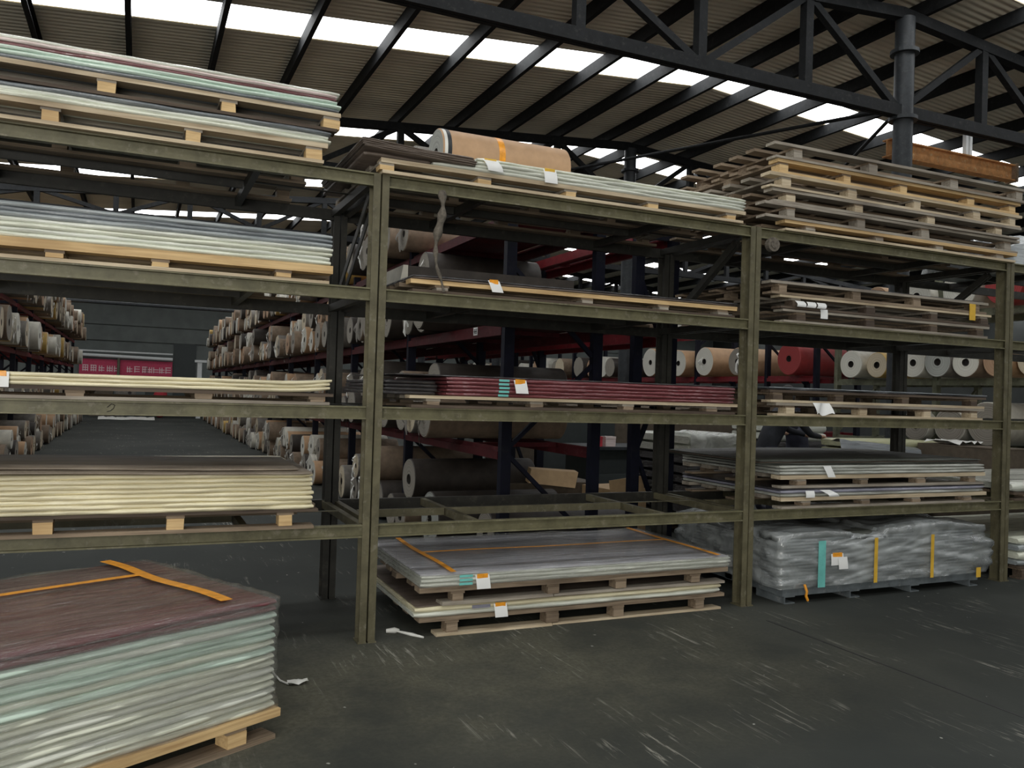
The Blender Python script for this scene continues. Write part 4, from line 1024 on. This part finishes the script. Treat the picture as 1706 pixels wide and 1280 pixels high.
# cardboard and machine behind the middle bay
t = thing('cardboard_sheet', 'flat tan cardboard sheet leaning behind the empty level, middle bay', 'cardboard', (2.42, 2.95, .56), 0)
b = MB(); b.profile([(0, 0), (.52, -.06), (.62, .10), (.08, .14)], (0, 0, 0), (.02, .12, .012), (1, 0, 0), (0, .75, .95)); b.build('sheet', 'cardboard', t)
b = MB(); b.box(-.15, .9, .14, .6, -.56, -.02); b.build('support_block', 'cardboard_dark', t)
t = thing('carton', 'open tan carton right of the cardboard sheet, behind the middle bay', 'box', (3.08, 2.42, 0), .1)
b = MB(); b.box(0, .45, 0, .5, 0, .54, 0, .003); b.build('body', 'cardboard', t); b = MB(); b.bar((.0, .02, .55), (.36, -.06, .60), .01, .16); b.build('flap', 'cardboard', t)
t = thing('machine_cabinet', 'grey machine cabinet with dark shelves behind the middle bay', 'machine', (4.1, 4.6, 0))
b = MB(); b.box(0, 1.2, 0, .7, 0, .46); b.box(0, 1.2, .1, .7, .46, .78); b.build('body', 'gate_dark', t)
b = MB(); b.box(1.0, 1.16, -.04, 0, 0, 1.05); b.build('side_panel', 'column_grey', t); b = MB(); b.box(-.05, 1.3, -.06, .75, .78, .82); b.build('worktop', 'column_grey', t)
t = thing('dark_backdrop', 'long dark machine housing in the shade behind the middle bay', 'machine', (3.7, 6.2, 0))  # dark block added to black out the bright view behind the bay
b = MB(); b.box(0, 4.2, 0, 1.0, .08, 1.30); b.profile([(0, 0), (1.0, 0), (.85, .12), (.15, .12)], (0, 0, 1.30), (4.2, 0, 1.30), (0, 1, 0), (0, 0, 1)); b.build('backdrop', 'cardboard_dark', t)
for x in (.1, 2.0, 3.9): b = MB(); b.box(x, x + .2, .1, .9, 0, .08); b.build('foot', 'dark_steel', t)
b = MB(); b.box(.5, 1.7, -.03, 0, .35, 1.1); b.build('front_plate', 'gate_dark', t)
for i, (x, mt, lab) in enumerate(((.02, 'red_cloth', 'small red box on the machine worktop'), (.22, 'p_pink', 'small pinkish box right of the red one, machine worktop'))):
    t = thing('small_box', lab, 'box', (4.1 + x, 4.62, .8205)); b = MB(); b.box(0, .15, 0, .12, 0, .10, 0, .002); b.build('body', mt, t); b = MB(); b.box(-.002, .152, -.002, .122, .10, .13); b.build('lid', mt, t)
# film wrapped dark bundles seen low behind the right post of the middle bay
# wooden debris and scraps on the near floor
def scrap(name, label, pts, z, mat, th=.004):
    b = MB(); b.profile(pts, (0, 0, 0), (0, 0, th), (1, 0, 0), (0, 1, 0)); return tag(b.build(name, mat, None, z), label, 'scrap')
b = MB(); vs = []
for i in range(7):
    for j in range(5):
        u, v = i / 6 - .5, j / 4 - .5; k_ = 1 - .5 * abs(u)
        vs.append((u * .10, v * .05 * k_, .004 + .022 * abs(cos(2.5 * u + 3 * v)) * k_))
b.add(vs, [(i * 5 + j, (i + 1) * 5 + j, (i + 1) * 5 + j + 1, i * 5 + j + 1) for i in range(6) for j in range(4)], 0, True)
b.tube([(-.045, 0, .006), (-.075, .06, .006), (-.085, .15, .005), (-.09, .22, .004)], .005, 6)
tag(b.build('paper_scrap', 'plastic_white', None, (-.485, -.545, 0)), 'small white scrap with a tail on the floor right of the foreground bundle', 'scrap')
b = MB(); b.tube([(0, 0, .012), (.05, -.01, .014), (.08, .0, .010)], [.012, .018, .008], 7)
b.tube([(.07, -.01, .006), (.13, -.10, .006), (.18, -.17, .005)], [.006, .012, .006], 6)
tag(b.build('tape_scrap', 'plastic_white', None, (.16, .16, 0)), 'white twisted tape scrap on the floor by the middle pallets', 'scrap')
# ------------------------------------------------------------------ two people at work behind the right bay
def figure(label, loc, rz, J, top, bottom, stripes=None):
    """J: named joints; one skinned body, materials by region, hands with five fingers"""
    names = list(J); bm_v = [J[n_][0] for n_ in names]; idx = {n_: i for i, n_ in enumerate(names)}
    edges = [(idx[a], idx[b_]) for a, b_ in BONES]; rad = [J[n_][1] for n_ in names]
    for s_ in 'lr':
        wv, hv = Vector(J['wrist_' + s_][0]), Vector(J['palm_' + s_][0]); d = (hv - wv).normalized()
        side = d.cross(Vector((0, 0, 1))); side = side.normalized() if side.length > .1 else Vector((0, 1, 0)); dn = side.cross(d) * (-1)
        for q, (off, ln) in enumerate(((-.030, .062), (-.010, .074), (.010, .070), (.028, .055), (.042, .05))):
            thumb = q == 4
            p0 = hv + side * off * .8 + (d * .012 if not thumb else -d * .035)
            p1 = p0 + (d * ln * .55 if not thumb else (side * .7 + d * .7) * ln * .5) + Vector((0, 0, -.008))
            p2 = p1 + (d * ln * .45 if not thumb else (side * .3 + d) * ln * .45) + Vector((0, 0, -.022))
            k_ = len(bm_v); bm_v += [tuple(p0), tuple(p1), tuple(p2)]; rad += [.010, .009, .0075]
            edges += [(idx['palm_' + s_], k_), (k_, k_ + 1), (k_ + 1, k_ + 2)]
    me = bpy.data.meshes.new('body'); me.from_pydata(bm_v, edges, []); o = bpy.data.objects.new('body_tmp', me); C.objects.link(o)
    md = o.modifiers.new('s', 'SKIN'); ss = o.modifiers.new('u', 'SUBSURF'); ss.levels = 2; ss.render_levels = 2; md.use_smooth_shade = True
    for i, r in enumerate(rad): me.skin_vertices[0].data[i].radius = (r, r) if not isinstance(r, tuple) else r
    me.skin_vertices[0].data[idx['pelvis']].use_root = True
    dg = bpy.context.evaluated_depsgraph_get(); em = bpy.data.meshes.new_from_object(o.evaluated_get(dg))
    bpy.data.objects.remove(o)
    em.materials.clear()
    for mt in ('skin', top, bottom): em.materials.append(MATS[mt])
    NK, WR = Vector(J['neck'][0]), [Vector(J['wrist_l'][0]), Vector(J['wrist_r'][0])]
    PZ = J['pelvis'][0][2]
    for p in em.polygons:
        c = p.center
        if (c - Vector(J['head'][0])).length < (NK - Vector(J['head'][0])).length * .95 or min((c - Vector(J['palm_' + s_][0])).length for s_ in 'lr') < .10: p.material_index = 0
        elif c.z < PZ - .03 and min((c - w_).length for w_ in WR) > .3: p.material_index = 2
        else: p.material_index = 1
        p.use_smooth = True
    t = thing('person', label, 'person', loc, rz)
    link('body', em, t)
    H = Vector(J['head'][0]); f = Vector((J['nose'][0][0] - H.x, J['nose'][0][1] - H.y, J['nose'][0][2] - H.z)).normalized()
    b = MB(); vs = []; n1, n2 = 10, 18
    for i in range(n1 + 1):
        for j in range(n2):
            a, c = PI * .62 * i / n1, 2 * PI * j / n2
            p = Vector((sin(a) * cos(c), sin(a) * sin(c), cos(a)))
            if p.dot(f) > .35 and i > 4: p *= .8
            vs.append(H + Vector((p.x * .098 - f.x * .02, p.y * .098 - f.y * .02, p.z * .118 + .012)))
    b.add(vs, [(i * n2 + j, (i + 1) * n2 + j, (i + 1) * n2 + (j + 1) % n2, i * n2 + (j + 1) % n2) for i in range(n1) for j in range(n2)], 0, True)
    b.build('hair', 'hair', t)
    sd = f.cross(Vector((0, 0, 1))).normalized()
    for s_ in (-1, 1):
        b = MB(); e = H + f * .088 + sd * .032 * s_ + Vector((0, 0, .008)); b.tube([e - f * .004, e + f * .006], .009, 8); b.build('eye', 'hair', t)
    b = MB(); e = H + f * .088 - Vector((0, 0, .055)); b.bar(e - sd * .022, e + sd * .022, .012, .008); b.build('mouth', 'red_cloth', t)
    if stripes:
        for s_ in 'lr':
            a, c = Vector(J['shoulder_' + s_][0]), Vector(J['elbow_' + s_][0]); e = Vector(J['wrist_' + s_][0])
            for q in (-.5, .5):
                b = MB(); off = Vector((-.6, -.8, 0)).normalized() * .047 + Vector((.8, -.6, 0)).normalized() * .028 * q
                b.tube([a.lerp(c, .15) + off * 1.1, a.lerp(c, .6) + off, c + off * .95, c.lerp(e, .5) + off * .85, e + off * .7], .007, 6); b.build('sleeve_stripe', 'cloth_grey', t)
    return t
BONES = [('pelvis', 'belly'), ('belly', 'chest'), ('chest', 'neck'), ('neck', 'head'), ('head', 'crown'), ('head', 'nose'), ('head', 'chin')]
for s_ in 'lr': BONES += [('chest', 'shoulder_' + s_), ('shoulder_' + s_, 'elbow_' + s_), ('elbow_' + s_, 'wrist_' + s_), ('wrist_' + s_, 'palm_' + s_), ('pelvis', 'hip_' + s_), ('hip_' + s_, 'knee_' + s_), ('knee_' + s_, 'ankle_' + s_), ('ankle_' + s_, 'toe_' + s_)]
# local frame: facing +X
def joints(lean, arml, armr, drop=0.0):
    sl, cl = sin(lean), cos(lean)
    P = lambda h, f=0, y=0: (h * sl + f * cl, y, .92 + h * cl - f * sl - drop)
    J = {'pelvis': ((0, 0, .92 - drop), (.135, .155)), 'belly': (P(.20), (.125, .145)), 'chest': (P(.42), (.135, .165)), 'neck': (P(.60, .02), .055),
         'head': (P(.735, .05), (.088, .08)), 'crown': (P(.82, .03), .07), 'nose': (P(.72, .135), .022), 'chin': (P(.665, .11), .04)}
    for s_, y in (('l', 1), ('r', -1)):
        sh = Vector(P(.50, 0, .19 * y)); e, w_, h = arml if s_ == 'l' else armr
        J['shoulder_' + s_] = (tuple(sh), .062); J['elbow_' + s_] = (e, .047); J['wrist_' + s_] = (w_, .032); J['palm_' + s_] = (h, (.022, .04))
        J['hip_' + s_] = ((.0, .10 * y, .86 - drop), .09); J['knee_' + s_] = ((.03, .11 * y, .48 - drop * .5), .062); J['ankle_' + s_] = ((-.01, .12 * y, .085), .043); J['toe_' + s_] = ((.15, .14 * y, .045), .038)
    return J
J1 = joints(.55, ((.50, .24, 1.10), (.72, .16, 1.04), (.80, .14, 1.03)), ((.52, -.22, 1.06), (.74, -.12, 1.03), (.82, -.10, 1.02)))
figure('person in a black jacket bending over the piles behind the right bay', (6.20, 3.75, 0), math.radians(-8), J1, 'cloth_black', 'cloth_navy')
J2 = joints(.35, ((.36, .26, 1.06), (.55, .16, 1.04), (.63, .13, 1.04)), ((.36, -.24, 1.06), (.56, -.15, 1.04), (.64, -.12, 1.04)))
figure('person in a dark jacket with pale sleeve stripes behind the bending person', (7.50, 4.55, 0), math.radians(195), J2, 'cloth_navy', 'cloth_navy', True)
